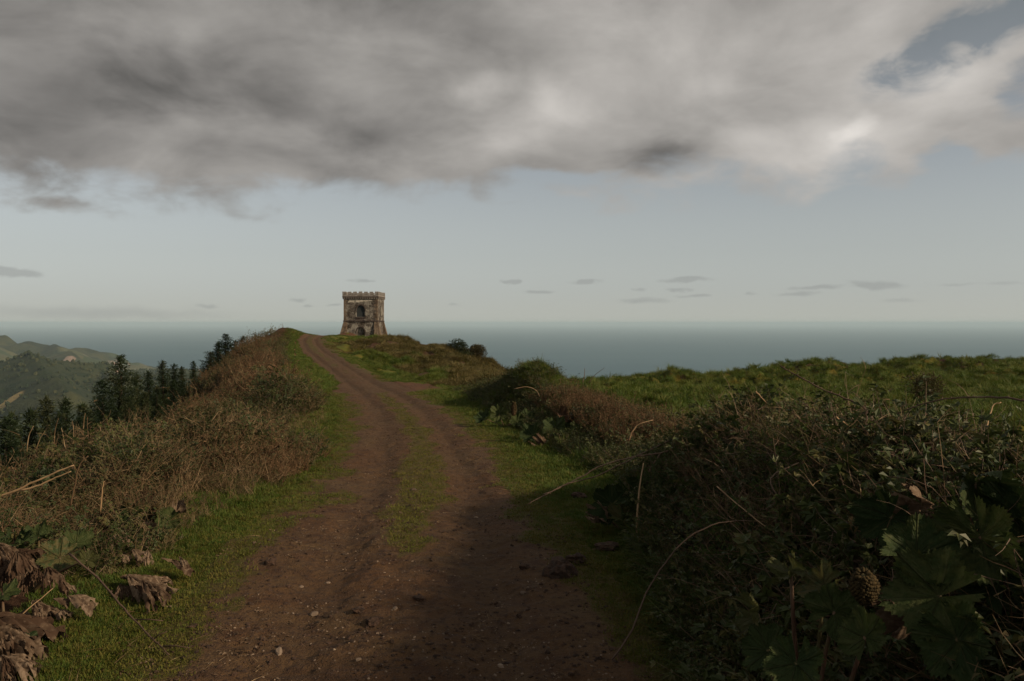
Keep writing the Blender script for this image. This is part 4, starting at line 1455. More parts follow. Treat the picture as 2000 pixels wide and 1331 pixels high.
bush(890, 661, 100, 2.5, 'dark green bush on the skyline right of the tower, upper left of two', M_BUSH, 2600, leaf=.2)
bush(931, 671, 99, 2.1, 'rounded brownish bush on the skyline at the right end of the tower hill', M_BUSHB, 2600, leaf=.2)
bush(905, 684, 97, 2.2, 'low dark bush in the hollow below the two skyline bushes', M_BUSH, 1800, leaf=.2)
bush(765, 656, 122, 1.5, 'small green bush at the foot of the tower on its right', M_BUSH, 1200, leaf=.16)
bush(536, 668, 80, 2.4, 'dark bush half hidden in the brown brush near the crest on the left', M_BUSH, 3000, leaf=.14)
bush(512, 690, 74, 2.6, 'dark bush low in the brown brush below the crest on the left', M_BUSH, 3000, leaf=.14)
bush(1810, 722, 18, .9, 'dark scrubby bush behind the hedge against the field', M_BUSHB, 1800, leaf=.06)
bush(640, 765, 31, 1.1, 'dark leafy bush bulging from the brush beside the bend of the track', M_BUSHB, 2600, leaf=.06)
bush(560, 800, 24, 1.2, 'olive bramble bush in the middle of the left bank', M_BUSHB, 2600, leaf=.06)


for args in [
        (470, 760, 30, 1.3, 'olive bush in the brown brush above the middle of the left bank', M_BUSHB),
        (415, 790, 24, 1.1, 'dark green bush at the outer edge of the left bank, below the conifers', M_BUSH),
        (350, 830, 18, .9, 'small dark bush among dead stems in the left bank', M_BUSH),
        (590, 850, 18.5, .8, 'rounded olive bush at the edge of the verge left of the track', M_BUSHB),
        (440, 855, 16, .8, 'low dark bush in the middle of the left bank, behind the torn gunnera', M_BUSH),
        (680, 790, 27, .9, 'small olive bush on the nose of the left bank at the bend of the track', M_BUSHB),
        (230, 900, 12.5, .7, 'low olive bush behind the two seed spikes', M_BUSHB),
        (110, 915, 10.5, .55, 'small dark bush behind the pair of pale reeds', M_BUSH),
        (1130, 790, 18.5, .9, 'dark bush on the face of the far bank under the brown stems', M_BUSH),
        (930, 770, 29, 1.1, 'dark bush at the far end of the bank beside the side track', M_BUSH)]:
    bush(*args, 2200, leaf=.05 + args[2] * .001)

# ------------------------------------------------------------------ gunnera: great lobed leaves, stalks and seed spikes
M_GLEAF = foliage_mat('gunnera_leaf_green', (.018, .032, .010), (.032, .046, .013), (.046, .056, .018), 3.0, .15, .65, .12, 30.0, (.070, .075, .034))
M_GOLD = foliage_mat('gunnera_leaf_turning', (.055, .060, .018), (.085, .075, .026), (.036, .055, .016), 6.0, .3, .6, .25, 30.0, (.12, .10, .05))
M_GDEAD = foliage_mat('gunnera_leaf_dead', (.060, .036, .023), (.14, .098, .064), (.20, .145, .10), 9.0, .15, .85, .1, 38.0)
M_GSTALK = foliage_mat('gunnera_stalk', (.085, .072, .030), (.12, .075, .045), (.10, .055, .035), 8.0, 0, .7)
M_SEED = foliage_mat('gunnera_seeds', (.036, .026, .012), (.058, .040, .017), (.026, .020, .009), 20.0, 0, .85, .1, 60.0)


def gunnera_leaf(R, cup, crumple, seed, lobes=6):
    """round lobed leaf with a notch at the stalk, raised veins and a toothed rim; stalk joins at the origin, leaf faces +Z"""
    r_ = random.Random(seed)
    nr, na = 9, 110
    V = [(0, 0, 0)]; vein = [1.0]
    ph = [r_.uniform(0, 6.28) for _ in range(6)]
    for i in range(1, nr + 1):
        s = i / nr
        for k in range(na):
            t = -math.pi * .93 + 2 * math.pi * .93 * k / (na - 1)
            lob = .74 + .26 * abs(math.cos(t * lobes / 2.0 + ph[5] * .05)) ** .7
            tooth = 1 + (.045 * (1 if k % 2 else -1) + .03 * r_.uniform(-1, 1)) * s ** 4
            rr = R * s * (1 - (1 - lob) * s ** 1.5) * tooth * (1 - .12 * abs(t) / math.pi)
            z = cup * 1.5 * R * s ** 1.6 + .05 * R * math.cos(t * lobes) * s * (1.2 - s)
            z += crumple * R * s * (.5 * math.sin(3 * t + ph[0]) + .35 * math.sin(5 * t + ph[1] + 2 * s) + .25 * math.sin(11 * t + ph[2]) * s)
            x = rr * math.cos(t) * (1 - .25 * crumple * s * (1 + math.sin(2 * t + ph[3]))); y = rr * math.sin(t) * (1 - .35 * crumple * s * (1 + math.cos(t + ph[4])))
            V.append((x, y, z)); vein.append(max(0.0, 1 - abs(((t * lobes / 2.0 / math.pi + .5) % 1.0) - .5) / (.035 + .05 * (1 - s))) + .45 * max(0.0, 1 - abs(((t * lobes * 1.5 / math.pi + s * 1.5) % 1.0) - .5) / .18))
    F3 = [(0, 1 + k, 2 + k) for k in range(na - 1)]
    F4 = []
    for i in range(nr - 1):
        for k in range(na - 1):
            b = 1 + i * na + k
            F4.append((b, b + na, b + na + 1, b + 1))
    return np.array(V), [np.array(F3), np.array(F4)], np.array(vein)


def dead_fan(L, spread, pleats, rise, seed):
    """withered leaf lying collapsed: a pleated fan from the stalk, draped over what is below"""
    r_ = random.Random(seed)
    nr, na = 14, pleats * 5 + 1
    V = [(0, 0, rise * L)]
    amp = [r_.uniform(.5, 1.4) for _ in range(pleats + 1)]; ln = [r_.uniform(.7, 1.12) for _ in range(pleats + 1)]
    for i in range(1, nr + 1):
        s = i / nr
        for k in range(na):
            f = k / (na - 1); t = (f - .5) * 2 * spread; q = f * pleats
            j = int(min(q, pleats - 1e-6))
            ridge = abs(math.sin(q * math.pi))
            le = L * (ln[j] * (1 - (q - j)) + ln[j + 1] * (q - j))
            x = le * s * math.cos(t * (1 - .25 * s)); y = le * s * math.sin(t * (1 - .25 * s)) * .85
            z = rise * L * (1 - s ** 1.8) + .11 * L * amp[j] * ridge * (s * (1.45 - s)) + .035 * L * math.sin(9 * s + q * 3) + .025 * L * math.sin(17 * s + q * 5 + j) * s + (.09 * L * math.sin(q * 7.3 + j) * s ** 4) - .10 * L * s ** 6 * amp[j]
            z += .02 * L * r_.uniform(-1, 1) * s
            V.append((x + .03 * L * math.sin(q * 5), y + .03 * L * r_.uniform(-1, 1) * s, z + .03 * L * r_.uniform(-1, 1) * s * s))
    F3 = [(0, 1 + k, 2 + k) for k in range(na - 1)]
    torn = [r_.choice((0, 0, 1, 2, 3, 4)) for _ in range(na)]
    F4 = [(1 + i * na + k, 1 + (i + 1) * na + k, 2 + (i + 1) * na + k, 2 + i * na + k) for i in range(nr - 1) for k in range(na - 1) if i < nr - 1 - torn[k // 2]]
    return np.array(V), [np.array(F3), np.array(F4)]


def basis(nrm, roll):
    z = Vector(nrm).normalized()
    x = z.cross(Vector((0, 0, 1)))
    if x.length < 1e-3: x = Vector((1, 0, 0))
    x.normalize(); y = z.cross(x)
    c, s = math.cos(roll), math.sin(roll)
    X = x * c + y * s; Y = z.cross(X)
    return Matrix((X, Y, z)).transposed()


def spike(parent, p, d, L, r, seed):
    """dense seed spike: a core with hundreds of little blunt knobs"""
    r_ = random.Random(seed)
    B = basis(d, 0.0); p = Vector(p)
    core = MB(); core.tube([p + B @ Vector((0, 0, L * t)) for t in (0, .2, .5, .8, 1)], [r * .6, r * .8, r * .8, r * .55, r * .1], 8)
    co = core.build('seed_spike', M_GSTALK, parent, True)
    k = MB()
    n = int(240)
    for i in range(n):
        t = (i + .5) / n; a = i * 2.39996
        prof = math.sin(min(1, (t + .10)) * math.pi * .92) ** .55
        base = B @ Vector((math.cos(a) * r * .6 * prof, math.sin(a) * r * .6 * prof, L * t))
        dr = (B @ Vector((math.cos(a), math.sin(a), .35 + r_.uniform(-.2, .2)))).normalized()
        u = dr.cross(Vector((.3, .2, .9))).normalized(); v = dr.cross(u)
        ln = r * r_.uniform(.42, .62) * (.5 + .5 * prof); w = r * .13
        q = p + base
        V = [q + u * w, q + v * w, q - u * w, q - v * w, q + dr * ln * .7 + u * w * 1.25, q + dr * ln * .7 + v * w * 1.25, q + dr * ln * .7 - u * w * 1.25, q + dr * ln * .7 - v * w * 1.25, q + dr * ln]
        k.add(V, [(0, 1, 5, 4), (1, 2, 6, 5), (2, 3, 7, 6), (3, 0, 4, 7), (4, 5, 8), (5, 6, 8), (6, 7, 8), (7, 4, 8)])
    o = k.build('seeds', M_SEED, co, True); o['kind'] = 'stuff'


LK = {'g': M_GLEAF, 'y': M_GOLD, 'd': M_GDEAD}


def gunnera(foot, leaves, spikes, fans, lab):
    """foot and points in pixels plus distance; the root sits on the ground below the foot"""
    X, Y, _ = px2w(foot[0], 0, foot[1])
    g = float(ground_z(X, Y))
    root = empty('gunnera_plant', (X, Y, g))
    off = Vector((X, Y, g))
    for i, (px, py, Yd, R, kind, nrm, roll, cup, cr) in enumerate(leaves):
        p = Vector(px2w(px, py, Yd)) - off
        V, F, ve = gunnera_leaf(R, cup * 1.2, cr * 1.6, px * 7 + py)
        nrm = tuple(c + R_(-.25, .25) - (.4 if foot[1] < 4 and j == 0 else 0) for j, c in enumerate(nrm))
        me = mesh_np('leaf', V, F, LK[kind], True, {'vein': ve})
        o = put('leaf', me, root); o.matrix_local = Matrix.Translation(p) @ basis(nrm, roll).to_4x4()
        if kind == 'd': o['label'] = 'withered brown leaf'
        if kind == 'y': o['label'] = 'yellowing leaf'
        s = MB(); f = Vector((R_(-.05, .05), R_(-.05, .05), -.02)); mid = (f + p) / 2 + Vector((R_(-.05, .05), R_(-.05, .05), .10 * p.length))
        pts = [f * (1 - t) ** 2 + mid * 2 * t * (1 - t) + p * t * t for t in np.linspace(0, 1, 7)]
        s.tube(pts, [.016 - .009 * t for t in np.linspace(0, 1, 7)], 6)
        s.build('stalk', M_GSTALK, root, True)
    for (px, py, Yd, d, L, r) in spikes:
        spike(root, Vector(px2w(px, py, Yd)) - off, d, L, r, px)
    more = []
    for f in fans:
        more.append(f)
        for q in range(3):
            more.append((f[0] + R_(-45, 45), f[1] + R_(-18, 25), f[2] + R_(-.15, .15), f[3] * R_(.5, .8), f[4] * R_(.6, 1.1), f[5], f[6] * R_(.5, 1.2), f[7] + R_(-45, 45), f[8] + R_(-12, 14)))
    for (px, py, Yd, L, spread, pl, rise, az, tilt) in more:
        x, y, z = px2w(px, py, Yd)
        V, F = dead_fan(L, spread, pl, rise, int(px * 7 + py))
        o = put('dead_leaf', mesh_np('dead_leaf', V, F, M_GDEAD, True), root)
        zz = float(ground_z(x, y))
        o.matrix_local = Matrix.Translation(Vector((x, y, max(zz + .05, z))) - off) @ (Matrix.Rotation(math.radians(az), 4, 'Z') @ Matrix.Rotation(math.radians(tilt), 4, 'Y'))
    tag(root, lab, 'gunnera', 'gunnera plants along the track')
    return root


def gunneras():
    # right hand hedge, close to the camera
    gunnera((1880, 3.6), [
        (1835, 1165, 2.95, .20, 'g', (-.45, -.75, .45), .4, .15, .10),
        (1915, 1050, 3.15, .19, 'g', (-.2, -.9, .25), 1.9, .25, .16),
        (1790, 1085, 3.1, .16, 'g', (.1, -.85, .45), 3.6, .18, .10),
        (1960, 1130, 3.1, .19, 'g', (-.3, -.7, .6), 5.0, .2, .12),
        (1778, 1205, 3.05, .11, 'd', (-.75, -.6, .1), 4.6, .5, .5),
        (1905, 945, 3.4, .16, 'g', (.5, -.75, .1), 1.3, .45, .2), (1870, 1250, 2.8, .16, 'g', (-.3, -.7, .6), 2.2, .2, .14), (1985, 1010, 3.3, .15, 'g', (-.5, -.7, .3), 4.2, .3, .2), (1740, 1010, 3.5, .15, 'g', (-.5, -.7, .3), .8, .3, .2),
        (1800, 985, 3.7, .13, 'd', (-.5, -.7, .3), 2.5, .5, .55),
        (1985, 1210, 3.2, .16, 'd', (-.6, -.5, .5), .6, .4, .5),
    ], [(1690, 1170, 3.05, (-.25, -.45, .75), .14, .050), (1795, 1040, 3.4, (.1, -.4, .8), .10, .04)], [],
        'large leaved green gunnera in the bottom right hedge with a knobbly brown seed spike')
    gunnera((1590, 3.3), [
        (1610, 1145, 3.25, .115, 'y', (-.3, -.5, .8), .9, .12, .16),
        (1545, 1118, 3.35, .10, 'y', (-.5, -.4, .75), 2.6, .2, .30),
        (1630, 1195, 3.1, .12, 'g', (-.25, -.75, .55), 4.0, .15, .12),
        (1500, 1270, 3.15, .12, 'g', (-.4, -.6, .7), .3, .15, .12),
        (1555, 1295, 3.0, .13, 'g', (.0, -.7, .7), 1.6, .15, .10),
        (1690, 1245, 2.95, .11, 'g', (-.2, -.7, .6), 5.2, .15, .12),
        (1480, 1200, 3.3, .10, 'y', (-.8, -.4, .4), 3.0, .3, .2),
    ], [], [], 'smaller gunnera with yellow green leaves low in the hedge')
    gunnera((1225, 9.0), [
        (1195, 985, 8.9, .26, 'g', (-.6, -.6, .5), .5, .2, .14), (1235, 965, 9.1, .25, 'g', (-.2, -.8, .5), 2.2, .2, .14),
        (1260, 1000, 8.8, .22, 'g', (.1, -.8, .5), 4.0, .2, .14), (1215, 1010, 8.7, .16, 'y', (-.5, -.6, .6), 5.0, .3, .25),
        (1275, 955, 9.3, .22, 'g', (-.3, -.6, .7), 1.2, .2, .14), (1180, 1010, 8.9, .18, 'd', (-.7, -.4, .5), 1.0, .4, .5),
    ], [], [], 'dark gunnera under the leaning twigs at the near end of the right verge')
    gunnera((1070, 17.5), [
        (1040, 850, 17.4, .30, 'g', (-.5, -.7, .5), .3, .2, .14), (1085, 835, 17.6, .32, 'g', (-.1, -.8, .6), 1.7, .2, .14),
        (1105, 858, 17.2, .26, 'g', (.2, -.8, .5), 3.1, .2, .14), (1062, 868, 17.0, .22, 'd', (-.5, -.6, .5), 2.0, .45, .5),
        (1098, 812, 17.9, .24, 'd', (-.2, -.7, .5), 4.2, .4, .45), (1130, 845, 17.5, .26, 'g', (.1, -.7, .6), 5.4, .2, .14),
    ], [], [], 'dark gunnera clump at the foot of the bank, right of the verge')
    gunnera((985, 20.5), [
        (945, 818, 20.4, .27, 'g', (-.5, -.7, .5), .3, .2, .14), (975, 808, 20.6, .28, 'g', (-.2, -.8, .5), 1.5, .2, .14), (1010, 825, 20.2, .26, 'g', (.1, -.8, .6), 4.4, .2, .14),
        (1030, 815, 20.6, .24, 'g', (-.2, -.6, .7), 3.0, .2, .14),
    ], [(1003, 812, 20.0, (.05, -.1, 1), .34, .07)], [], 'gunnera with one upright yellow spike below the round hummock')
    # left bank
    gunnera((500, 14.0), [
        (485, 885, 13.9, .24, 'g', (.3, -.7, .5), .3, .25, .2), (510, 900, 13.7, .22, 'd', (.4, -.7, .4), 1.4, .5, .5), (470, 870, 14.1, .24, 'g', (-.1, -.8, .6), 2.6, .2, .2),
        (520, 925, 13.4, .18, 'g', (.5, -.6, .6), 4.4, .2, .2), (530, 890, 13.8, .15, 'd', (.5, -.5, .6), 5.0, .4, .5), (496, 862, 14.2, .20, 'y', (.2, -.7, .6), 5.6, .3, .3),
    ], [], [], 'gunnera with torn leaves standing in the brown brush on the left')
    gunnera((290, 8.9), [
        (330, 1018, 8.6, .16, 'g', (.4, -.6, .7), .3, .2, .16), (255, 1010, 8.9, .17, 'g', (.1, -.7, .7), 1.6, .25, .2), (280, 1045, 8.4, .14, 'd', (.4, -.6, .5), 2.6, .5, .5),
        (345, 1000, 8.8, .12, 'd', (.5, -.5, .5), 4.0, .5, .5), (235, 1035, 8.6, .15, 'g', (-.1, -.7, .7), 5.0, .2, .2), (315, 1040, 8.4, .12, 'y', (.4, -.5, .8), .9, .2, .2),
    ], [(303, 1030, 8.7, (.05, -.1, 1), .27, .065), (207, 1038, 8.7, (-.05, -.15, 1), .22, .07), (245, 1012, 9.0, (.1, -.1, 1), .20, .055)], [
        (255, 1088, 7.6, .26, .7, 5, .25, -20, 4), (215, 1060, 8.2, .28, .8, 5, .3, -30, 6)], 'gunnera with brown seed spikes at the edge of the left verge')
    gunnera((60, 6.9), [
        (118, 1090, 6.9, .20, 'y', (.3, -.55, .8), .4, .12, .12), (20, 1075, 7.1, .26, 'g', (-.1, -.6, .8), 1.9, .15, .10), (150, 1062, 7.2, .15, 'g', (.3, -.5, .8), 3.3, .2, .15),
        (170, 1095, 6.7, .10, 'y', (.4, -.5, .7), 4.3, .2, .2), (75, 1050, 7.3, .16, 'g', (.1, -.5, .9), 5.6, .2, .2),
    ], [], [(-10, 1100, 6.6, .42, .75, 9, .36, -28, 6), (35, 1118, 6.4, .34, .8, 8, .42, -60, 10), (90, 1130, 6.4, .30, .7, 7, .30, -40, 8), (130, 1180, 6.1, .26, .8, 6, .22, -8, 4), (60, 1190, 6.1, .30, .6, 7, .2, -30, 6)],
        'gunnera collapsed into drooping brown leaves at the left margin, above the verge')
    gunnera((255, 7.0), [], [], [(245, 1145, 6.8, .42, .75, 8, .22, -22, 8), (275, 1150, 6.6, .40, .55, 6, .16, -38, 8), (330, 1108, 7.2, .24, .6, 5, .22, -10, 6)],
            'heap of withered gunnera leaves lying on the left verge by the edge of the track')
    gunnera((20, 5.6), [(35, 1255, 5.5, .15, 'g', (.2, -.4, .9), 1.0, .1, .12), (5, 1160, 6.0, .14, 'g', (.3, -.5, .8), 2.0, .1, .12)], [],
            [(-40, 1262, 5.5, .62, .55, 8, .20, -20, 5), (-20, 1240, 5.7, .55, .7, 7, .22, -2, 5), (0, 1300, 5.2, .42, .6, 6, .14, -32, 5)],
            'sheaf of long withered gunnera leaves in the bottom left of the verge')


gunneras()


# ------------------------------------------------------------------ single canes, stems and twigs that stand out
def cane(pts, r, mat, lab, name='bramble_cane', cat='cane', thorns=True, side=(), group=None):
    P = []
    Y = pts[0][2]
    for p in pts:
        if len(p) == 3: Y = p[2]
        P.append(Vector(px2w(p[0], p[1], Y)))
    # spread the distance changes evenly and round the corners
    fine = []
    for i in range(len(P) - 1):
        p0 = P[max(i - 1, 0)]; p1 = P[i]; p2 = P[i + 1]; p3 = P[min(i + 2, len(P) - 1)]
        for t in np.linspace(0, 1, 5)[:-1]:
            fine.append(.5 * ((2 * p1) + (p2 - p0) * t + (2 * p0 - 5 * p1 + 4 * p2 - p3) * t * t + (3 * p1 - p0 - 3 * p2 + p3) * t ** 3))
    fine.append(P[-1])
    org = fine[0].copy(); n = len(fine)
    loc = [q - org + Vector((R_(-1, 1), R_(-1, 1), R_(-1, 1))) * r * .5 for q in fine]
    m = PM(); m.tube(loc, [r * (1 - .55 * i / n) for i in range(n)], 6)
    if thorns:
        for i in range(1, n - 1):
            for k in range(2):
                t = (loc[i + 1] - loc[i - 1]).normalized(); d = Vector((R_(-1, 1), R_(-1, 1), R_(-1, 1))); d = (d - t * d.dot(t)).normalized()
                q = loc[i] + t * R_(-.02, .02); s = t.cross(d) * r * .5
                m.add([q + s, q - s, q + t * r, q + d * r * 2.6], [(0, 1, 3), (1, 2, 3), (2, 0, 3)])
    for sd in side:
        Q = [Vector(px2w(a, b, c)) - org for a, b, c in sd]
        m.tube(Q, [r * .6 * (1 - .5 * i / len(Q)) for i in range(len(Q))], 5)
    o = m.build(name, mat, None, True, org)
    tag(o, lab, cat, group)
    return o


def canes():
    G = 'bramble canes standing out of the hedge'
    cane([(1696, 1010, 5.4), (1694, 900, 5.6), (1692, 830, 5.8), (1688, 797, 5.9), (1650, 778, 6.0), (1600, 758, 6.1), (1560, 735, 6.2), (1522, 714, 6.3)], .010, M_CANE, 'thick bent bramble cane with a broken elbow reaching up left over the field', group=G)
    cane([(2030, 790, 4.4), (1980, 779, 4.5), (1920, 775, 4.7), (1860, 778, 4.9), (1800, 790, 5.1), (1740, 812, 5.4), (1690, 832, 5.6)], .007, M_CANE, 'long thorny cane arching flat along the hedge top to the right margin', group=G)
    cane([(1340, 870, 9.6), (1290, 885, 9.5), (1240, 893, 9.4), (1180, 908, 9.2), (1130, 935, 9.0), (1062, 966, 8.8)], .012, M_CANE, 'upper of two dark canes leaning out over the right verge', group=G, side=[[(1290, 885, 9.5), (1270, 915, 9.4), (1262, 935, 9.3)]])
    cane([(1330, 850, 9.8), (1260, 884, 9.5), (1215, 906, 9.2), (1165, 930, 9.0), (1110, 945, 8.8), (1075, 962, 8.6), (1030, 985, 8.4)], .009, M_CANE, 'lower of two dark canes leaning out over the right verge, with the longer tip', group=G, side=[[(1215, 906, 9.2), (1190, 890, 9.2), (1178, 878, 9.2)]])
    cane([(1195, 1290, 4.55), (1235, 1230, 4.6), (1262, 1160, 4.7), (1300, 1100, 4.75), (1345, 1050, 4.8), (1405, 1022, 4.85), (1465, 1018, 4.9)], .006, M_CANE, 'dark cane bowing from the hedge down to the edge of the track', group=G)
    cane([(1228, 862, 13.0), (1234, 845, 13.0), (1250, 828, 13.0), (1276, 821, 13.0)], .011, M_PALE, 'pale curved stem in the gap between the two hedge banks', 'bleached_cane', 'cane', False)
    cane([(1244, 1045, 8.2), (1247, 985, 8.3), (1251, 940, 8.4), (1257, 905, 8.5)], .012, M_PALE, 'straight pinkish stem hanging below the leaning canes', 'bleached_cane', 'cane', False)
    cane([(1630, 990, 5.0), (1634, 920, 5.1), (1646, 862, 5.2)], .006, M_PALE, 'upright pinkish stem left of the thick broken cane', 'bleached_cane', 'cane', False)
    cane([(1560, 905, 5.5), (1505, 935, 5.3), (1530, 980, 5.1), (1575, 1000, 5.0), (1640, 1012, 5.0)], .005, M_CANE, 'reddish cane looping low across the middle of the hedge', group=G)
    cane([(1632, 815, 5.8), (1648, 826, 5.8), (1668, 838, 5.8)], .008, M_PALE, 'short bleached stub of stem beside the thick broken cane', 'bleached_cane', 'cane', False)
    cane([(1476, 765, 7.6), (1486, 775, 7.6), (1497, 788, 7.6)], .008, M_PALE, 'short bleached stem on the hedge top against the green field', 'bleached_cane', 'cane', False)
    cane([(1860, 820, 5.0), (1905, 870, 4.8), (1950, 905, 4.6), (2010, 935, 4.4)], .006, M_CANE, 'cane sloping down to the right margin below the hedge top', group=G)
    cane([(1920, 880, 4.6), (1926, 840, 4.7), (1938, 795, 4.8), (1955, 787, 4.8)], .006, M_PALE, 'hooked reddish stem near the right margin', 'bleached_cane', 'cane', False)
    cane([(1960, 985, 3.9), (1900, 1000, 3.9), (1830, 1030, 3.9), (1760, 1020, 3.9)], .005, M_CANE, 'cane lying behind the large gunnera leaves', group=G)
    cane([(1400, 950, 5.6), (1440, 985, 5.4), (1490, 1025, 5.2), (1530, 1050, 5.1)], .0045, M_PALE, 'thin pale stem slanting down the left face of the hedge', 'bleached_cane', 'cane', False)
    cane([(1005, 760, 22.5), (1030, 756, 22.4), (1047, 763, 22.3), (1056, 780, 22.2), (1063, 802, 22.1)], .014, M_PALE, 'pale hooked stem on the left face of the round hummock', 'bleached_cane', 'cane', False)
    cane([(1138, 748, 20.5), (1141, 735, 20.5), (1142, 720, 20.5)], .012, M_CANE, 'upright twig on top of the far bank against the sea', 'bare_twig', 'twig', False)
    cane([(1150, 748, 20.5), (1162, 733, 20.5), (1180, 719, 20.5)], .009, M_CANE, 'slanting twig on the far bank right of the upright one', 'bare_twig', 'twig', False)
    # left bank
    cane([(-30, 978, 7.4), (20, 962, 7.4), (70, 940, 7.4), (105, 924, 7.4), (145, 908, 7.4)], .013, M_PALE, 'long pale reed lying across the left brush, upper of the pair', 'dry_reed', 'reed', False)
    cane([(40, 958, 7.3), (80, 947, 7.3), (110, 932, 7.3), (140, 921, 7.3)], .010, M_PALE, 'long pale reed lying across the left brush, lower of the pair', 'dry_reed', 'reed', False)
    cane([(138, 988, 7.6), (145, 955, 7.6), (153, 915, 7.6), (172, 890, 7.6)], .009, M_DRY, 'brown crooked stem rising behind the two pale reeds', 'bleached_cane', 'cane', False)
    cane([(135, 1082, 6.5), (190, 1128, 6.3), (235, 1180, 6.0), (262, 1211, 5.85), (300, 1250, 5.6), (332, 1279, 5.45)], .009, M_CANE, 'dark thorny twig slanting down over the left verge to the track', 'bramble_cane', 'cane', True,
         [[(262, 1211, 5.85), (290, 1210, 5.8), (318, 1213, 5.75)], [(300, 1250, 5.6), (310, 1240, 5.6), (326, 1234, 5.55)], [(318, 1262, 5.5), (345, 1262, 5.5), (370, 1266, 5.4)]])
    cane([(30, 1215, 6.0), (55, 1190, 6.0), (104, 1150, 6.1)], .006, M_PALE, 'thin pale stem slanting above the bottom left leaves', 'bleached_cane', 'cane', False)
    cane([(196, 1000, 8.3), (200, 960, 8.3), (203, 940, 8.3)], .008, M_PALE, 'short upright orange stem over the seed spikes', 'bleached_cane', 'cane', False)
    TALL = ['leftmost tall dry reed standing before the conifers', 'tall dry reed between the two slender conifers', 'short upright dry reed under the right slender conifer', 'dry reed leaning right beside a shorter upright one', 'dry reed leaning left at the middle of the loose row', 'dry reed under the left edge of the broadest conifer', 'tall pale dry reed below the middle of the broadest conifer', 'rightmost dry reed of the row before the conifers', 'dry reed leaning right, second from the left margin', 'dry reed leaning left, crossing beside the right slender conifer']
    tall = [(52, 872, 66, 832), (105, 862, 114, 818), (143, 860, 141, 822), (160, 858, 166, 808), (176, 862, 171, 815), (190, 858, 196, 824), (221, 858, 217, 834), (240, 850, 244, 826), (70, 868, 88, 842), (128, 868, 120, 836)]
    for i, (a, b, c, d) in enumerate(tall):
        Yd = 13.5 + (i % 3) * .6
        cane([(a, b + 12, Yd), ((a + c) / 2 + R_(-3, 3), (b + d) / 2, Yd), (c, d, Yd)], .009, M_DRY, TALL[i], 'dry_reed', 'reed', False, group='tall dry reeds before the conifers')


canes()


# ------------------------------------------------------------------ stones, clods, litter on the track
M_ROCK, _N = new_mat('grey_stone')
_p = _N.n('ShaderNodeNewGeometry').outputs['Position']; _r = _N.n('ShaderNodeObjectInfo').outputs['Random']
finish(_N, _N.mix(_N.smooth(_r, .2, .8), (.065, .045, .032), (.19, .14, .10)), .9, bump(_N, _N.noise(_p, 60.0, 4.0), .6, .01))
M_CLOD, _N = new_mat('earth_clod')
_p = _N.n('ShaderNodeNewGeometry').outputs['Position']
finish(_N, _N.mix(_N.smooth(_N.noise(_p, 18.0, 4.0), .4, .6), (.035, .021, .014), (.070, .040, .026)), .95, bump(_N, _N.noise(_p, 40.0, 5.0, .7), 1.0, .03))


def rock_mesh(name, mat, seed, sub=2, sx=1, sy=.8, sz=.55, rough=.35):
    bm = bmesh.new(); bmesh.ops.create_icosphere(bm, subdivisions=sub, radius=1.0)
    o = Vector((seed * 3.1, seed * 1.7, seed * .9))
    for v in bm.verts:
        k = 1 + rough * (mnoise.noise(v.co * 1.1 + o)) + rough * .5 * mnoise.noise(v.co * 3.0 + o)
        v.co = Vector((v.co.x * sx, v.co.y * sy, v.co.z * sz)) * k
    me = bpy.data.meshes.new(name); bm.to_mesh(me); bm.free(); me.materials.append(mat)
    return me


def on_ground(px, py, rise=0.0):
    """the place on the ground seen at a pixel of the photograph"""
    lo, hi = 3.0, 60.0
    f = lambda Y: CAM_Z - (py - 631) / FPX * Y - float(ground_z((px - 1000) / FPX * Y, Y))
    for _ in range(40):
        m = (lo + hi) / 2
        if f(m) > 0: lo = m
        else: hi = m
    X = (px - 1000) / FPX * lo
    return Vector((X, lo, float(ground_z(X, lo)) + rise))


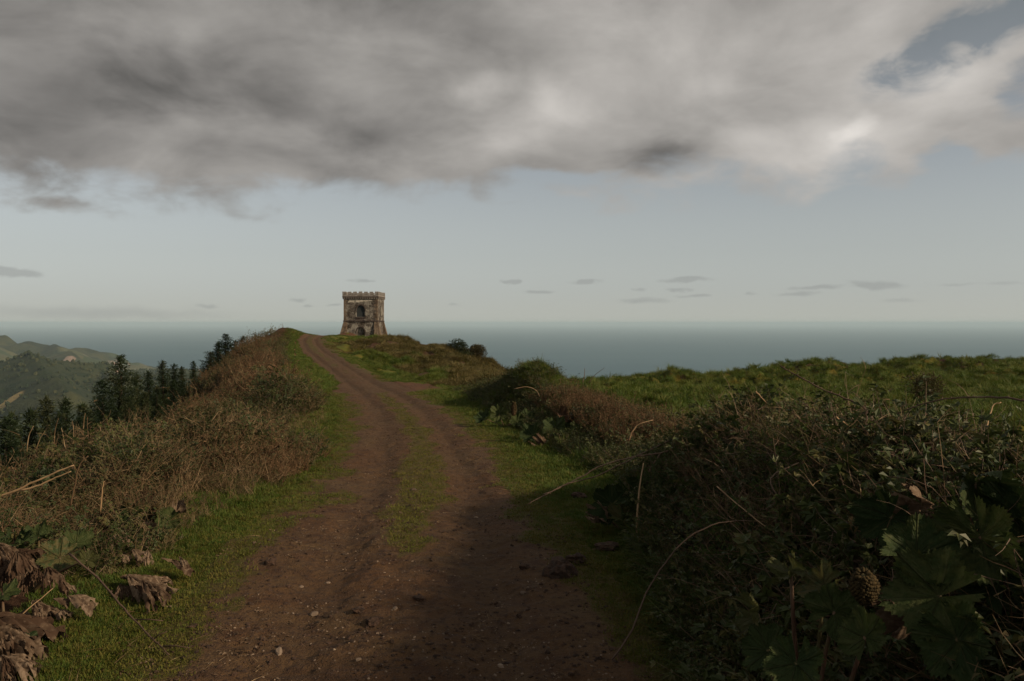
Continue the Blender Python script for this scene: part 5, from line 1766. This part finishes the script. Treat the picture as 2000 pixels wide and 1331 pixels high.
def loose_things():
    STONES = ['pale flat stone on the mossy middle of the track, farthest of the loose stones', 'pale round stone in the middle of the near track', 'largest loose stone, near the bottom left edge of the bare track', 'stone on the left wheel rut between the largest stone and the turf', 'small stone farther up the left wheel rut, beside another pale pebble', 'small stone near the bottom of the track on its right half', 'dark edged stone on the left side of the middle of the track', 'tiny stone just left of the moss patch in the middle of the track', 'small stone in the right wheel rut beside the mossy strip', 'stone in the left wheel rut level with the large clod', 'small stone at the bottom of the track, left of the moss', 'stone near the right edge of the track below the large clod', 'tiny stone low in the middle of the track, right of the moss', 'stone high on the right wheel rut, below the leaning canes']
    sm = [rock_mesh('stone', M_ROCK, s, 2, 1, R_(.6, .9), R_(.4, .65), .3) for s in range(4)]
    for i, (px, py, r) in enumerate([(808, 958, .050), (772, 1190, .034), (545, 1276, .045), (613, 1201, .036), (588, 1148, .030), (978, 1303, .030), (672, 1085, .032), (742, 1158, .022), (915, 1086, .026), (640, 1140, .028), (700, 1290, .022), (1022, 1160, .03), (866, 1240, .02), (930, 1012, .03)]):
        o = put('stone', sm[i % 4]); o.location = on_ground(px, py, r * .15); o.scale = (r, r, r); o.rotation_euler = (R_(-.2, .2), R_(-.2, .2), R_(0, 6.28))
        tag(o, STONES[i], 'stone', 'loose stones on the track')
    cm = [rock_mesh('clod', M_CLOD, s + 9, 3, 1, .85, .6, .6) for s in range(4)]
    for i, (px, py, r, sz, lab) in enumerate([
            (1132, 975, .095, .85, 'squarish brown clod of earth on the right verge below the leaning canes'),
            (1092, 1125, .155, .85, 'large dark clod of earth at the right edge of the track'),
            (1128, 1098, .10, .7, 'dark clod pressed against the large clod on its far side'),
            (1185, 1074, .12, .45, 'flat dark lump lying at the foot of the hedge'),
            (700, 1196, .05, .7, 'small black clod left of the middle of the track'),
            (730, 1220, .06, .8, 'larger black clod left of the middle of the track, nearest the camera'),
            (820, 1172, .05, .7, 'dark crumbly clod in the middle of the track'),
            (528, 1103, .06, .8, 'small clod on the left edge of the track beside the turf'),
            (1026, 1110, .05, .6, 'small dark clod in the right wheel rut, left of the large clod'),
            (848, 1118, .045, .6, 'dark clod just behind the pale scraped patch in the track')]):
        o = put('earth_clod', cm[i % 4]); o.location = on_ground(px, py, r * .25); o.scale = (r, r, r * sz * 1.4); o.rotation_euler = (R_(-.2, .2), R_(-.2, .2), R_(0, 6.28))
        tag(o, lab, 'clod')
    gp = [bpy.data.objects.new('pebble', rock_mesh('pebble', M_ROCK, s + 20, 1, 1, R_(.6, .95), R_(.4, .7), .35)) for s in range(4)]
    cp = [bpy.data.objects.new('crumb', rock_mesh('crumb', M_CLOD, s + 30, 1, 1, R_(.6, .95), R_(.4, .7), .4)) for s in range(3)]
    x, y = sample(9000, 3.0, 45, lambda y: track_x(y) - HW - .2, lambda y: track_x(y) + HW + .2, lambda y: 1 / (y + 1.0) ** 1.8)
    k = (veg(x, y) < .5) & (fbm(x * 1.1, y * .8, 301, 3) > .42)
    x, y = x[k], y[k]
    scatter('gravel', np.stack([x, y, ground_z(x, y) + .002], -1), eul(len(x), .5), .0035 + .011 * rng.random(len(x)) ** 4 + .002 * rng.random(len(x)), gp, 'fine gravel strewn over the dirt track')
    x, y = sample(9000, 3.0, 40, lambda y: track_x(y) - HW - .3, lambda y: track_x(y) + HW + .4, lambda y: 1 / (y + 1.0) ** 1.8)
    k = fbm(x * 1.4, y, 307, 3) + .18 * (np.abs(x - track_x(y)) > 1.0) > .52
    x, y = x[k], y[k]
    scatter('soil_crumbs', np.stack([x, y, ground_z(x, y) + .003], -1), eul(len(x), .5), .005 + .022 * rng.random(len(x)) ** 3, cp, 'dark crumbs of soil along the ruts and edges of the track')
    lt = PM()
    for i in range(5): lt.leaf((R_(-.03, .03), R_(-.03, .03), R_(0, .008)), (R_(-1, 1), R_(-1, 1), R_(-.1, .25)), R_(.02, .05), R_(.012, .024), .3)
    l2 = PM()
    for i in range(3): l2.twig((R_(-.05, .05), R_(-.05, .05), .006), (R_(-1, 1), R_(-1, 1), .03), R_(.06, .16), .0022, .25, 3)
    x, y = sample(2600, 3.0, 30, lambda y: track_x(y) - HW - .9, lambda y: track_x(y) + HW + .9, lambda y: 1 / (y + 1.0) ** 1.7)
    k = fbm(x * 1.0 + 3, y * .7, 311, 3) > .5
    x, y = x[k], y[k]
    scatter('leaf_litter', np.stack([x, y, ground_z(x, y) + .004], -1), eul(len(x), .2), rng.uniform(.6, 1.3, len(x)), [proto('litter', lt, M_GDEAD), proto('litter', l2, M_DRY)], 'bits of dead leaf and twig scattered on the track and its edges')


loose_things()

# far wood on the coastal slope, a few pixels high
def far_wood():
    xs = np.concatenate([rng.uniform(26, 50, 60), rng.uniform(40, 62, 120)]); ys = np.concatenate([rng.uniform(285, 320, 60), rng.uniform(290, 335, 120)])
    zs = -14 - .100 * (ys - 150) + 6.5 * np.exp(-(((xs - 62) / 42) ** 2 + ((ys - 320) / 60) ** 2)) - .5
    protos = [bpy.data.objects.new('far_tree', TREE_KINDS[k][0][1]) for k in (1, 3)]
    scatter('far_wood', np.stack([xs, ys, zs], -1), eul(len(xs), .03), rng.uniform(.55, .95, len(xs)), protos, 'dark wood on the coast far behind the gap in the field')


far_wood()


def hill_woods():
    """crowns of the woods on the near hill, each a few pixels across"""
    X, Y, Z, wd, pl = (HILL_GRID[k].ravel() for k in ('X', 'Y', 'Z', 'wood', 'plan'))
    p = np.clip(wd, 0, 1) * (.25 + sstep(.42, .62, fbm(X / 260, Y / 260, 401, 4))) + .8 * pl
    p = p * ((X / Y > -.70) & (X / Y < -.30))
    i = rng.choice(len(X), 9000, p=p / p.sum())
    x = X[i] + rng.uniform(-5, 5, len(i)); y = Y[i] + rng.uniform(-6, 6, len(i))
    m = [bpy.data.objects.new('crown', rock_mesh('crown', M_WOOD, s + 50, 2, 1, .95, 1.0 + .35 * (s % 2), .55)) for s in range(4)]
    scatter('hill_wood', np.stack([x, y, Z[i] + 1.0], -1), eul(len(i), .1), rng.uniform(2.2, 5.5, len(i)), m, 'woods covering the near hill across the valley')


M_WOOD = foliage_mat('hill_wood_crowns', (.016, .026, .013), (.030, .038, .018), (.048, .052, .024), .006, 0, .9, .1, .05)
hill_woods()
